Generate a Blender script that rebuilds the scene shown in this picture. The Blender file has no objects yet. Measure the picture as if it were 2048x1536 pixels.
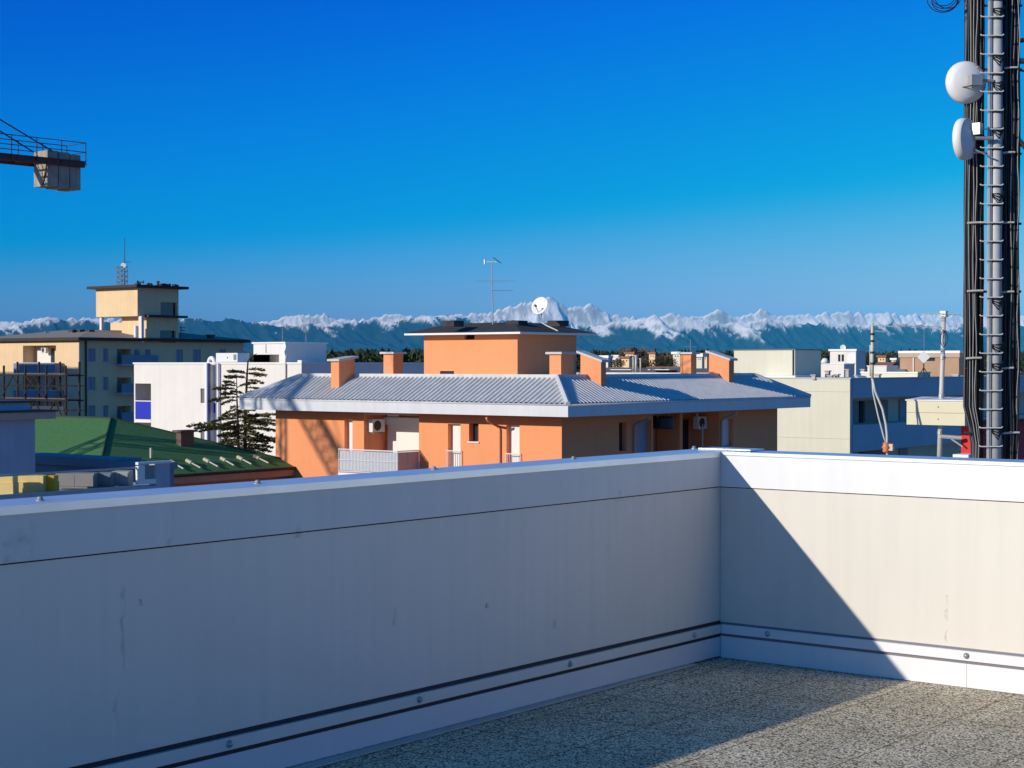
import bpy, bmesh, math, random
import numpy as np
from mathutils import Vector, Matrix
random.seed(7)
R = math.radians
sc = bpy.context.scene
COL = sc.collection

# ------------------------------------------------------------------ camera numbers
F = 3410.5; PIT = R(.6623); YAW = R(38.125); HC = 13.5      # focal length in px of a 2048 wide frame; eye 13.5 m above the street
cy, sy = math.cos(YAW), math.sin(YAW)
def ray(x, y):
    u = (x-1024)/F; v = (768-y)/F
    d = math.cos(PIT)+v*math.sin(PIT); z = -math.sin(PIT)+v*math.cos(PIT)
    return Vector((u*cy-d*sy, u*sy+d*cy, z))
C0 = Vector((0, 0, HC))
def onX(x, y, X): d = ray(x, y); return C0+d*(X/d.x)
def onY(x, y, Y): d = ray(x, y); return C0+d*(Y/d.y)
def onZ(x, y, Z): d = ray(x, y); return C0+d*((Z-HC)/d.z)
def at(x, y, D): d = ray(x, y); return C0+d*(D/(-d.x*sy+d.y*cy))
def rectL(Y, x0, x1, y0, y1):       # rectangle on a wall that faces -Y -> (u0,u1,z0,z1), u = X
    xm, ym = (x0+x1)/2, (y0+y1)/2
    return (onY(x0, ym, Y).x, onY(x1, ym, Y).x, onY(xm, y1, Y).z, onY(xm, y0, Y).z)
def rectR(X, x0, x1, y0, y1):       # rectangle on a wall that faces +X -> (u0,u1,z0,z1), u = Y
    xm, ym = (x0+x1)/2, (y0+y1)/2
    return (onX(x0, ym, X).y, onX(x1, ym, X).y, onX(xm, y1, X).z, onX(xm, y0, X).z)

# ------------------------------------------------------------------ materials
MATS = {}
def mat(name, col, rough=.7, var=.08, scale=3., bump=0., metal=0., spec=.4, streak=0., bscale=None):
    if name in MATS: return MATS[name]
    m = bpy.data.materials.new(name); m.use_nodes = True
    nt = m.node_tree; N = nt.nodes; L = nt.links
    b = N['Principled BSDF']
    b.inputs['Roughness'].default_value = rough; b.inputs['Metallic'].default_value = metal
    b.inputs['Specular IOR Level'].default_value = spec
    tc = N.new('ShaderNodeTexCoord')
    n1 = N.new('ShaderNodeTexNoise'); n1.inputs['Scale'].default_value = scale; n1.inputs['Detail'].default_value = 6
    n1.inputs['Roughness'].default_value = .65
    L.new(tc.outputs['Object'], n1.inputs['Vector'])
    r = N.new('ShaderNodeValToRGB')
    r.color_ramp.elements[0].position = .3; r.color_ramp.elements[1].position = .7
    r.color_ramp.elements[0].color = [max(0, c*(1-var)) for c in col]+[1]
    r.color_ramp.elements[1].color = [min(1, c*(1+var*.6)) for c in col]+[1]
    L.new(n1.outputs['Fac'], r.inputs['Fac'])
    out = r.outputs['Color']
    if streak:
        mp = N.new('ShaderNodeMapping'); mp.inputs['Scale'].default_value = (2.2, 2.2, .12)
        L.new(tc.outputs['Object'], mp.inputs['Vector'])
        n2 = N.new('ShaderNodeTexNoise'); n2.inputs['Scale'].default_value = 1.6; n2.inputs['Detail'].default_value = 7
        L.new(mp.outputs['Vector'], n2.inputs['Vector'])
        r2 = N.new('ShaderNodeValToRGB')
        r2.color_ramp.elements[0].position = .38; r2.color_ramp.elements[1].position = .62
        v = 1-streak
        r2.color_ramp.elements[0].color = (v, v, v, 1); r2.color_ramp.elements[1].color = (1, 1, 1, 1)
        L.new(n2.outputs['Fac'], r2.inputs['Fac'])
        mx = N.new('ShaderNodeMixRGB'); mx.blend_type = 'MULTIPLY'; mx.inputs['Fac'].default_value = 1
        L.new(out, mx.inputs['Color1']); L.new(r2.outputs['Color'], mx.inputs['Color2'])
        out = mx.outputs['Color']
    L.new(out, b.inputs['Base Color'])
    if bump:
        nb = N.new('ShaderNodeTexNoise'); nb.inputs['Scale'].default_value = bscale or scale*12; nb.inputs['Detail'].default_value = 4
        L.new(tc.outputs['Object'], nb.inputs['Vector'])
        bp = N.new('ShaderNodeBump'); bp.inputs['Strength'].default_value = bump; bp.inputs['Distance'].default_value = .02
        L.new(nb.outputs['Fac'], bp.inputs['Height']); L.new(bp.outputs['Normal'], b.inputs['Normal'])
    MATS[name] = m
    return m

orange = mat('orange_plaster', (.83, .315, .135), .85, .05, .6, .25, bscale=30, streak=.03)
cream = mat('cream_panel', (.66, .63, .50), .75, .05, .4, .1, streak=.035)
white_wall = mat('white_plaster', (.75, .71, .66), .8, .05, .5, .2, streak=.035)
white = mat('white_paint', (.78, .77, .75), .5, .04, 4)
yellow = mat('yellow_plaster', (.80, .575, .33), .85, .07, .5, .25, streak=.06)
grey_metal = mat('light_grey_metal', (.62, .62, .60), .45, .08, 1.5, streak=.10)
fascia_m = mat('fascia_metal', (.64, .64, .66), .45, .05, 1.2, streak=.05)
slate = mat('dark_roof_felt', (.045, .045, .05), .9, .35, 2.5, .4)
dark_brown = mat('dark_brown_wood', (.05, .035, .03), .8, .2, 2)
glass = mat('dark_glass', (.02, .03, .04), .08, .1, 1, spec=.6)
shutter = mat('white_shutter', (.78, .75, .71), .6, .03, 5)
shutter_blue = mat('grey_blue_shutter', (.28, .32, .38), .6, .08, 4)
black_cable = mat('black_cable_sheath', (.012, .012, .014), .35, .3, 4, spec=.5)
galv = mat('galvanised_steel', (.42, .42, .42), .4, .15, 6, metal=.5)
pale_pipe = mat('pale_grey_pipe', (.55, .53, .48), .5, .12, 5)
dark_steel = mat('dark_steel', (.05, .045, .045), .6, .3, 4)
rust = mat('rusty_scaffold_steel', (.022, .018, .016), .7, .35, 5)
concrete = mat('concrete', (.50, .45, .38), .9, .18, 1.5, .4, streak=.15)
red = mat('red_plaster', (.55, .035, .04), .8, .1, 1.5, .2)
brown_tile = mat('brown_render', (.42, .27, .17), .85, .1, .8, .2)
terracotta = mat('terracotta_roof', (.26, .13, .09), .9, .25, 2, .4)
blue_paint = mat('blue_paint', (.008, .02, .42), .5, .06, 3)
blue_strip = mat('slate_blue_paint', (.10, .14, .32), .5, .08, 3)
dish_white = mat('dish_white', (.80, .78, .76), .45, .03, 3)
ac_white = mat('appliance_white', (.70, .70, .68), .5, .05, 4)
dark_void = mat('dark_interior', (.03, .025, .03), .9, .2, 2)
yellow_box = mat('yellow_panel', (.85, .62, .24), .7, .12, 1.5)
grey_wall = mat('blue_grey_render', (.42, .46, .52), .8, .08, .6, .2, streak=.08)
bark = mat('bark', (.09, .06, .045), .95, .3, 6, .5)

# ------------------------------------------------------------------ mesh helpers
ORG = {}
class MB:
    def __init__(s): s.v = []; s.f = []
    def quad(s, *p):
        i = len(s.v); s.v += [tuple(q) for q in p]; s.f.append(tuple(range(i, i+len(p))))
    def box(s, x0, x1, y0, y1, z0, z1):
        if x0 > x1: x0, x1 = x1, x0
        if y0 > y1: y0, y1 = y1, y0
        if z0 > z1: z0, z1 = z1, z0
        i = len(s.v)
        s.v += [(x0,y0,z0),(x1,y0,z0),(x1,y1,z0),(x0,y1,z0),(x0,y0,z1),(x1,y0,z1),(x1,y1,z1),(x0,y1,z1)]
        for a in ((0,3,2,1),(4,5,6,7),(0,1,5,4),(1,2,6,5),(2,3,7,6),(3,0,4,7)): s.f.append(tuple(i+k for k in a))
        return s
    def tube(s, pts, r, n=6, cap=True):
        pts = [Vector(p) for p in pts]
        rs = r if isinstance(r, (list, tuple)) else [r]*len(pts)
        base = len(s.v); up = None
        for k, p in enumerate(pts):
            t = (pts[min(k+1, len(pts)-1)]-pts[max(k-1, 0)])
            if t.length < 1e-9: t = Vector((0, 0, 1))
            t.normalize()
            if up is None: up = Vector((0, 0, 1)) if abs(t.z) < .9 else Vector((1, 0, 0))
            a = (up-t*up.dot(t))
            if a.length < 1e-6: a = t.orthogonal()
            a.normalize(); up = a; b = t.cross(a)
            for j in range(n):
                an = 2*math.pi*j/n
                s.v.append(tuple(p+(a*math.cos(an)+b*math.sin(an))*rs[k]))
        for k in range(len(pts)-1):
            for j in range(n):
                s.f.append((base+k*n+j, base+k*n+(j+1) % n, base+(k+1)*n+(j+1) % n, base+(k+1)*n+j))
        if cap:
            s.f.append(tuple(base+j for j in range(n))[::-1])
            e = base+(len(pts)-1)*n; s.f.append(tuple(e+j for j in range(n)))
        return s
    def lathe(s, o, axis, prof, n=20):          # prof: list of (distance along axis, radius)
        o = Vector(o); axis = Vector(axis).normalized(); a = axis.orthogonal().normalized(); b = axis.cross(a)
        base = len(s.v)
        for h, r in prof:
            for j in range(n):
                an = 2*math.pi*j/n
                s.v.append(tuple(o+axis*h+(a*math.cos(an)+b*math.sin(an))*max(r, 1e-4)))
        for k in range(len(prof)-1):
            for j in range(n):
                s.f.append((base+k*n+j, base+k*n+(j+1) % n, base+(k+1)*n+(j+1) % n, base+(k+1)*n+j))
        return s
    def prism(s, poly, h):                       # poly of 3-D points extruded by vector h
        h = Vector(h); p0 = [Vector(p) for p in poly]; i = len(s.v); n = len(p0)
        s.v += [tuple(p) for p in p0]+[tuple(p+h) for p in p0]
        s.f.append(tuple(i+k for k in range(n))); s.f.append(tuple(i+n+k for k in range(n))[::-1])
        for k in range(n): s.f.append((i+k, i+n+k, i+n+(k+1) % n, i+(k+1) % n))
        return s
    def build(s, name, m, parent=None, smooth=False, loc=None, fix=True):
        o = Vector(ORG.get(parent.name, (0, 0, 0))) if parent else Vector(loc or (0, 0, 0))
        me = bpy.data.meshes.new(name)
        me.from_pydata([tuple(Vector(v)-o) for v in s.v], [], s.f)
        if fix:
            bm = bmesh.new(); bm.from_mesh(me); bmesh.ops.recalc_face_normals(bm, faces=bm.faces[:]); bm.to_mesh(me); bm.free()
        if smooth:
            for p in me.polygons: p.use_smooth = True
        me.materials.append(m)
        ob = bpy.data.objects.new(name, me); COL.objects.link(ob)
        if parent: ob.parent = parent
        else: ob.location = o
        ORG[ob.name] = tuple(o)
        return ob
def tag(o, label=None, cat=None, group=None, kind=None):
    if label: o['label'] = label
    if cat: o['category'] = cat
    if group: o['group'] = group
    if kind: o['kind'] = kind
    return o
def thing(name, label, cat, loc, group=None):
    o = bpy.data.objects.new(name, None); COL.objects.link(o); o.location = loc; o.empty_display_size = .2
    ORG[o.name] = tuple(loc)
    return tag(o, label, cat, group)
def bx(name, m, parent, *a): return MB().box(*a).build(name, m, parent)
def facade(mb, ax, plane, u0, u1, z0, z1, holes=()):
    def P(u, z, d):
        return (u, plane+d, z) if ax == 'Y' else (plane-d, u, z)
    us = sorted(set([u0, u1]+[min(max(h[k], u0), u1) for h in holes for k in (0, 1)]))
    zs = sorted(set([z0, z1]+[min(max(h[k], z0), z1) for h in holes for k in (2, 3)]))
    for i in range(len(us)-1):
        for j in range(len(zs)-1):
            a, b, c, d = us[i], us[i+1], zs[j], zs[j+1]
            if b-a < 1e-6 or d-c < 1e-6: continue
            um, zm = (a+b)/2, (c+d)/2
            if any(h[0] < um < h[1] and h[2] < zm < h[3] for h in holes): continue
            mb.quad(P(a, c, 0), P(b, c, 0), P(b, d, 0), P(a, d, 0))
    for h in holes:
        a, b, c, d, dp = h
        a, b, c, d = max(a, u0), min(b, u1), max(c, z0), min(d, z1)
        mb.quad(P(a, c, 0), P(a, d, 0), P(a, d, dp), P(a, c, dp))
        mb.quad(P(b, c, 0), P(b, d, 0), P(b, d, dp), P(b, c, dp))
        mb.quad(P(a, d, 0), P(b, d, 0), P(b, d, dp), P(a, d, dp))
        mb.quad(P(a, c, 0), P(b, c, 0), P(b, c, dp), P(a, c, dp))
        mb.quad(P(a, c, dp), P(b, c, dp), P(b, d, dp), P(a, d, dp))
def block(mb, x0, x1, y0, y1, z0, z1, hl=(), hr=()):
    """a body with its -Y and +X walls pierced by recesses"""
    facade(mb, 'Y', y0, x0, x1, z0, z1, hl); facade(mb, 'X', x1, y0, y1, z0, z1, hr)
    mb.quad((x0,y0,z0),(x0,y1,z0),(x0,y1,z1),(x0,y0,z1)); mb.quad((x0,y1,z0),(x1,y1,z0),(x1,y1,z1),(x0,y1,z1))
    mb.quad((x0,y0,z1),(x1,y0,z1),(x1,y1,z1),(x0,y1,z1))
def dims(xl, xc, xr, yt, D, yb=None):
    c = at(xc, yt, D)
    X0 = onY(xl, yt, c.y).x; Y1 = onX(xr, yt, c.x).y
    return X0, c.x, c.y, Y1, (0 if yb is None else at(xc, yb, D).z), c.z
def infill(name, m, parent, ax, plane, r, d, th=.05, inset=0., label=None):
    """pane or shutter standing in a recess d deep"""
    u0, u1, z0, z1 = r; u0 += inset; u1 -= inset; z0 += inset; z1 -= inset
    if ax == 'Y': o = bx(name, m, parent, u0+.003, u1-.003, plane+d-th-.003, plane+d-.003, z0+.003, z1-.003)
    else: o = bx(name, m, parent, plane-d+.003, plane-d+th+.003, u0+.003, u1-.003, z0+.003, z1-.003)
    if label: o['label'] = label
    return o
def hole(r, d): return (r[0], r[1], r[2], r[3], d)
def railing(name, m, parent, p, q, h, step=.12, r=.012, mid=True):
    """bars between floor points p and q"""
    p, q = Vector(p), Vector(q); mb = MB(); up = Vector((0, 0, h)); n = max(1, int((q-p).length/step))
    mb.tube([p+up, q+up], r*1.8, 6); mb.tube([p+Vector((0,0,.06)), q+Vector((0,0,.06))], r*1.3, 4)
    if mid: mb.tube([p+up*.55, q+up*.55], r, 4)
    for i in range(n+1):
        a = p.lerp(q, i/n); mb.tube([a, a+up], r*(1.7 if i in (0, n) else 1), 4)
    return mb.build(name, m, parent)

# ------------------------------------------------------------------ copies
def kids(o): return list(o.children)
def copy_tree(o, delta, parent=None):
    c = o.copy(); COL.objects.link(c); c.parent = parent
    if parent is None: c.location = Vector(o.location)+Vector(delta)
    for ch in kids(o): copy_tree(ch, (0, 0, 0), c)
    return c

# ------------------------------------------------------------------ 1. terrace with its parapets
XW, YW = -4.845, 8.011                       # inner faces of the two parapets
ZF = HC-1.6; ZT = HC-.473; ZJ = HC-.6706; ZR = HC-1.4095; ZR2 = HC-1.467
def panel_mat(name, col, streaks, axis):
    """painted sheet with thin run-off marks; streaks: list of (u, z0, z1, width)"""
    m = bpy.data.materials.new(name); m.use_nodes = True; nt = m.node_tree; N = nt.nodes; L = nt.links
    b = N['Principled BSDF']; b.inputs['Roughness'].default_value = .42; b.inputs['Specular IOR Level'].default_value = .35
    g = N.new('ShaderNodeNewGeometry'); sp = N.new('ShaderNodeSeparateXYZ'); L.new(g.outputs['Position'], sp.inputs[0])
    n1 = N.new('ShaderNodeTexNoise'); n1.inputs['Scale'].default_value = 1.3; n1.inputs['Detail'].default_value = 5
    L.new(g.outputs['Position'], n1.inputs['Vector'])
    r = N.new('ShaderNodeValToRGB'); r.color_ramp.elements[0].position = .3; r.color_ramp.elements[1].position = .7
    r.color_ramp.elements[0].color = [c*.955 for c in col]+[1]; r.color_ramp.elements[1].color = list(col)+[1]
    L.new(n1.outputs['Fac'], r.inputs['Fac']); out = r.outputs['Color']
    mp = N.new('ShaderNodeMapping'); mp.inputs['Scale'].default_value = (14, 14, .8); L.new(g.outputs['Position'], mp.inputs['Vector'])
    n2 = N.new('ShaderNodeTexNoise'); n2.inputs['Scale'].default_value = 1; n2.inputs['Detail'].default_value = 6; L.new(mp.outputs['Vector'], n2.inputs['Vector'])
    n3 = N.new('ShaderNodeTexNoise'); n3.inputs['Scale'].default_value = 9; n3.inputs['Detail'].default_value = 6; L.new(g.outputs['Position'], n3.inputs['Vector'])
    def M(op, a, b_=None, c=None):
        n = N.new('ShaderNodeMath'); n.operation = op
        for i, v in enumerate((a, b_, c)):
            if v is None: continue
            if isinstance(v, (int, float)): n.inputs[i].default_value = v
            else: L.new(v, n.inputs[i])
        return n.outputs[0]
    # faint rain streaks all over
    fs = N.new('ShaderNodeMapRange'); fs.inputs[1].default_value = .35; fs.inputs[2].default_value = .6; fs.inputs[3].default_value = .965; fs.inputs[4].default_value = 1
    L.new(n2.outputs['Fac'], fs.inputs[0])
    mul = fs.outputs[0]
    for (u, z0, z1, w, k) in streaks:
        wob = M('MULTIPLY', M('SUBTRACT', n3.outputs['Fac'], .5), .12 if w < .03 else .3)
        du = M('ABSOLUTE', M('SUBTRACT', M('ADD', sp.outputs[axis], wob), u))
        a = M('SUBTRACT', 1, M('MINIMUM', M('DIVIDE', du, w), 1))
        zz = M('MULTIPLY', M('GREATER_THAN', sp.outputs[2], z0), M('LESS_THAN', sp.outputs[2], z1))
        brk = N.new('ShaderNodeMapRange'); brk.inputs[1].default_value = .42; brk.inputs[2].default_value = .62
        L.new(n3.outputs['Fac'], brk.inputs[0])
        mul = M('MULTIPLY', mul, M('SUBTRACT', 1, M('MULTIPLY', M('MULTIPLY', M('MULTIPLY', a, zz), brk.outputs[0]), k)))
    mx = N.new('ShaderNodeMixRGB'); mx.blend_type = 'MULTIPLY'; mx.inputs['Fac'].default_value = 1
    L.new(out, mx.inputs['Color1']); L.new(mul, mx.inputs['Color2']); L.new(mx.outputs['Color'], b.inputs['Base Color'])
    # the sheet is not perfectly flat
    nb = N.new('ShaderNodeTexNoise'); nb.inputs['Scale'].default_value = 2.2; nb.inputs['Detail'].default_value = 2; L.new(g.outputs['Position'], nb.inputs['Vector'])
    nf = N.new('ShaderNodeTexNoise'); nf.inputs['Scale'].default_value = 160; L.new(g.outputs['Position'], nf.inputs['Vector'])
    bp = N.new('ShaderNodeBump'); bp.inputs['Strength'].default_value = .25; bp.inputs['Distance'].default_value = .02; L.new(nb.outputs['Fac'], bp.inputs['Height'])
    b2 = N.new('ShaderNodeBump'); b2.inputs['Strength'].default_value = .05; b2.inputs['Distance'].default_value = .004
    L.new(nf.outputs['Fac'], b2.inputs['Height']); L.new(bp.outputs['Normal'], b2.inputs['Normal']); L.new(b2.outputs['Normal'], b.inputs['Normal'])
    return m
def uL(x, y): return onX(x, y, XW).y
def uR(x, y): return onY(x, y, YW).x
pmL = panel_mat('parapet_sheet_warm', (.70, .66, .585), [(uL(247, 1260), onX(247, 1400, XW).z, onX(247, 1175, XW).z, .012, .45), (uL(232, 1350), onX(247, 1480, XW).z, onX(247, 1330, XW).z, .008, .35),
    (uL(690, 1268), onX(690, 1276, XW).z, onX(690, 1262, XW).z, .05, .5), (uL(790, 1235), onX(790, 1250, XW).z, onX(790, 1215, XW).z, .02, .3), (uL(975, 1211), onX(975, 1216, XW).z, onX(975, 1206, XW).z, .012, .8), (uL(283, 1204), onX(283, 1212, XW).z, onX(283, 1198, XW).z, .012, .8), (uL(595, 1068), onX(595, 1076, XW).z, onX(595, 1060, XW).z, .06, .5), (uL(1250, 1000), onX(1250, 1003, XW).z, onX(1250, 992, XW).z, .12, .45), (uL(1110, 1250), onX(1110, 1258, XW).z, onX(1110, 1240, XW).z, .02, .4)], 1)
pmR = panel_mat('parapet_sheet_cream', (.72, .675, .585), [(uR(1894, 1070), onY(1894, 1095, YW).z, onY(1894, 1040, YW).z, .006, .75), (uR(1893, 1200), onY(1893, 1285, YW).z, onY(1893, 1190, YW).z, .007, .6)], 0)
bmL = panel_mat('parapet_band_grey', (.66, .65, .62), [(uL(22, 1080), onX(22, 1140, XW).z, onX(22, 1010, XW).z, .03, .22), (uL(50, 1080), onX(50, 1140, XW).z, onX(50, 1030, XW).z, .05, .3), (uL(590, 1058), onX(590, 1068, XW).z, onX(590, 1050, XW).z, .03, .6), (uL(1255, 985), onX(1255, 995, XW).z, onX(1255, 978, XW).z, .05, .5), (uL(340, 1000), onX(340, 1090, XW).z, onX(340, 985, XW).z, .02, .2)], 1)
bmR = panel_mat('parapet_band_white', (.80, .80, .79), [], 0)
coping_m = mat('coping_aluminium', (.78, .82, .86), .35, .06, 2, metal=.55, streak=.06)
rail_m = mat('rail_aluminium', (.62, .61, .57), .4, .05, 3)
seal = mat('black_sealant', (.03, .03, .04), .8, .2, 6)
skirt_m = mat('skirting_sheet', (.60, .61, .62), .42, .05, 2)
strip_m = mat('sealant_strip_grey', (.48, .47, .42), .8, .15, 5, .3)

# the floor of washed gravel slabs
def floor_mat():
    m = bpy.data.materials.new('washed_gravel_slabs'); m.use_nodes = True; nt = m.node_tree; N = nt.nodes; L = nt.links
    b = N['Principled BSDF']; b.inputs['Roughness'].default_value = .8; b.inputs['Specular IOR Level'].default_value = .25
    g = N.new('ShaderNodeNewGeometry')
    v = N.new('ShaderNodeTexVoronoi'); v.inputs['Scale'].default_value = 120; v.inputs['Randomness'].default_value = 1
    wn = N.new('ShaderNodeTexNoise'); wn.inputs['Scale'].default_value = 40
    L.new(g.outputs['Position'], v.inputs['Vector']); L.new(g.outputs['Position'], wn.inputs['Vector'])
    stone = N.new('ShaderNodeValToRGB'); cr = stone.color_ramp
    cr.elements[0].color = (.10, .085, .06, 1); cr.elements[1].color = (.95, .90, .78, 1)
    for p, c in ((.22, (.40, .34, .26, 1)), (.45, (.92, .79, .55, 1)), (.8, (1.0, .88, .64, 1))):
        e = cr.elements.new(p); e.color = c
    sp = N.new('ShaderNodeSeparateColor'); L.new(v.outputs['Color'], sp.inputs[0]); L.new(sp.outputs[0], stone.inputs['Fac'])
    gap = N.new('ShaderNodeMapRange'); gap.inputs[1].default_value = .45; gap.inputs[2].default_value = .8; gap.inputs[3].default_value = 1; gap.inputs[4].default_value = .2
    L.new(v.outputs['Distance'], gap.inputs[0])
    mx = N.new('ShaderNodeMixRGB'); mx.blend_type = 'MULTIPLY'; mx.inputs['Fac'].default_value = 1
    L.new(stone.outputs['Color'], mx.inputs['Color1']); L.new(gap.outputs[0], mx.inputs['Color2'])
    # slab to slab tone and joints
    mp = N.new('ShaderNodeMapping'); mp.inputs['Location'].default_value = (.17, .24, 0); L.new(g.outputs['Position'], mp.inputs['Vector'])
    br = N.new('ShaderNodeTexBrick'); br.inputs['Scale'].default_value = 1; br.offset = 0; br.inputs['Brick Width'].default_value = .5; br.inputs['Row Height'].default_value = .5
    br.inputs['Mortar Size'].default_value = .007; br.inputs['Mortar Smooth'].default_value = .3
    br.inputs['Color1'].default_value = (1, 1, 1, 1); br.inputs['Color2'].default_value = (.91, .90, .88, 1); br.inputs['Mortar'].default_value = (.55, .50, .42, 1)
    L.new(mp.outputs['Vector'], br.inputs['Vector'])
    m2 = N.new('ShaderNodeMixRGB'); m2.blend_type = 'MULTIPLY'; m2.inputs['Fac'].default_value = 1
    L.new(mx.outputs['Color'], m2.inputs['Color1']); L.new(br.outputs['Color'], m2.inputs['Color2'])
    n = N.new('ShaderNodeTexNoise'); n.inputs['Scale'].default_value = 2.2; n.inputs['Detail'].default_value = 5; L.new(g.outputs['Position'], n.inputs['Vector'])
    rr = N.new('ShaderNodeValToRGB'); rr.color_ramp.elements[0].position = .35; rr.color_ramp.elements[1].position = .65
    rr.color_ramp.elements[0].color = (.82, .81, .79, 1); rr.color_ramp.elements[1].color = (1, 1, 1, 1); L.new(n.outputs['Fac'], rr.inputs['Fac'])
    m3 = N.new('ShaderNodeMixRGB'); m3.blend_type = 'MULTIPLY'; m3.inputs['Fac'].default_value = 1
    L.new(m2.outputs['Color'], m3.inputs['Color1']); L.new(rr.outputs['Color'], m3.inputs['Color2']); L.new(m3.outputs['Color'], b.inputs['Base Color'])
    inv = N.new('ShaderNodeMath'); inv.operation = 'SUBTRACT'; inv.inputs[0].default_value = 1; L.new(v.outputs['Distance'], inv.inputs[1])
    bp = N.new('ShaderNodeBump'); bp.inputs['Strength'].default_value = .6; bp.inputs['Distance'].default_value = .003
    L.new(inv.outputs[0], bp.inputs['Height']); L.new(bp.outputs['Normal'], b.inputs['Normal'])
    return m
o = MB().box(XW-.05, 14, -6, YW+.05, ZF-.25, ZF).build('terrace_floor', floor_mat()); tag(o, kind='structure')

WCOP = .235
Y0L = -2.0; X1R = 9.0
def screw(parent, p, ax):
    mb = MB(); mb.lathe(p, ax, [(-.004, .016), (.002, .016), (.004, .011), (.010, .010), (.014, .007), (.015, 0)], 12)
    return mb.build('screw', galv, parent, smooth=True)
# left parapet
pl = thing('parapet_wall', 'long shaded sheet clad parapet wall running along the left of the terrace', 'parapet', (XW, 3, ZF))
bx('core', concrete, pl, XW-WCOP+.04, XW-.03, Y0L, YW+WCOP-.04, ZF-.25, ZT-.03)
MB().box(XW-.03, XW, Y0L, YW+.0, ZR+.012, ZJ).build('panel', pmL, pl)
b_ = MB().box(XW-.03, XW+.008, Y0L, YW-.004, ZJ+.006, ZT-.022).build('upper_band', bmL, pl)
bx('joint', seal, pl, XW-.03, XW+.001, Y0L, YW, ZJ, ZJ+.006)
cp = MB(); cp.box(XW-WCOP, XW+.016, Y0L, YW+WCOP, ZT-.022, ZT); cp.box(XW+.010, XW+.016, Y0L, YW-.02, ZT-.03, ZT-.022)
cp.box(XW-WCOP, XW-WCOP+.006, Y0L, YW+WCOP, ZT-.12, ZT-.022)
cpo = cp.build('coping', coping_m, pl)
rl = MB(); rl.box(XW-.02, XW+.020, Y0L, YW-.024, ZR2+.004, ZR-.006); rlo = rl.build('base_rail', rail_m, pl)
sg = MB(); sg.box(XW-.03, XW+.003, Y0L, YW, ZR-.006, ZR+.012); sg.box(XW-.03, XW+.006, Y0L, YW, ZR2-.016, ZR2+.004); sg.build('seal', seal, pl)
bx('skirting', skirt_m, pl, XW-.03, XW+.010, Y0L, YW-.014, ZF+.012, ZR2-.016)
for x, y in ((459, 1477), (839, 1391), (1140, 1323), (1388, 1267)):
    p = onX(x, y, XW+.02); screw(rlo, (XW+.02, p.y, (ZR+ZR2)/2-.001), (1, 0, 0))
for x, y in ((80, 1003), (515, 969), (868, 941), (1147, 920), (1388, 899)):
    p = onZ(x, y-2, ZT); screw(cpo, (p.x, p.y, ZT), (0, 0, 1))
# strip of sealing felt in the angle of floor and wall
st = MB(); a0 = onZ(1395, 1330, ZF+.004); a1 = onZ(760, 1501, ZF+.004); dd = (a1-a0)*1.9
e = a0+dd
st.prism([(XW+.011, a0.y, ZF+.004), (a0.x, a0.y, ZF+.004), (e.x, e.y, ZF+.004), (XW+.011, e.y, ZF+.004)], (0, 0, .006)); st.build('sealing_strip', strip_m, pl)
# right parapet
pr = thing('parapet_wall', 'sunlit cream parapet wall on the right crossed by a diagonal shadow edge', 'parapet', (2, YW, ZF))
bx('core', concrete, pr, XW+.003, X1R, YW+.03, YW+WCOP-.04, ZF-.25, ZT-.03)
MB().box(XW+.002, X1R, YW, YW+.03, ZR+.006, ZJ).build('panel', pmR, pr)
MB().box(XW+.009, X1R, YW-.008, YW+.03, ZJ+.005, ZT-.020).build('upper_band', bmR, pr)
bx('joint', seal, pr, XW+.002, X1R, YW-.001, YW+.03, ZJ, ZJ+.005)
cp = MB(); cp.box(XW+.017, X1R, YW-.016, YW+WCOP, ZT-.020, ZT-.002); cp.box(XW+.03, X1R, YW+WCOP-.006, YW+WCOP, ZT-.12, ZT-.020)
cpo2 = cp.build('coping', coping_m, pr)
rlo2 = MB().box(XW+.021, X1R, YW-.020, YW+.02, ZR2+.004, ZR-.006).build('base_rail', rail_m if False else bmR, pr)
sg = MB(); sg.box(XW+.004, X1R, YW-.003, YW+.03, ZR-.006, ZR+.006); sg.box(XW+.007, X1R, YW-.006, YW+.03, ZR2-.013, ZR2+.004); sg.build('seal', mat('grey_seal', (.20, .19, .22), .8), pr)
MB().box(XW+.011, uR(1935, 1340)-.001, YW-.010, YW+.03, ZF+.003, ZR2-.013).build('skirting', bmR, pr)
MB().box(uR(1935, 1340)+.001, X1R, YW-.010, YW+.03, ZF+.003, ZR2-.013).build('skirting', bmR, pr)
for x, y in ((1535, 1268), (1933, 1312)):
    p = onY(x, y, YW-.02); screw(rlo2, (p.x, YW-.02, (ZR+ZR2)/2), (0, -1, 0))
# loose corner plate of the coping
bx('corner_plate', coping_m, pr, XW-.17, XW+.16, YW+.05, YW+.20, ZT+.003, ZT+.010)

# ------------------------------------------------------------------ 2. the orange block
XE, YE = -40.816, 55.679; ZFT, ZFB = HC-1.674, HC-2.139
XL = onY(479, 805, YE).x; YR = onX(1621, 803, XE).y
OV = 1.2; x0, x1, y0, y1 = XL+OV, XE-OV, YE+OV, YR-OV
ob = thing('orange_apartment_block', 'large orange plastered apartment block with a ribbed grey metal hip roof', 'building', (x1, y0, 0))
INS = 2.05; ZRD = HC-.60
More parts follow.
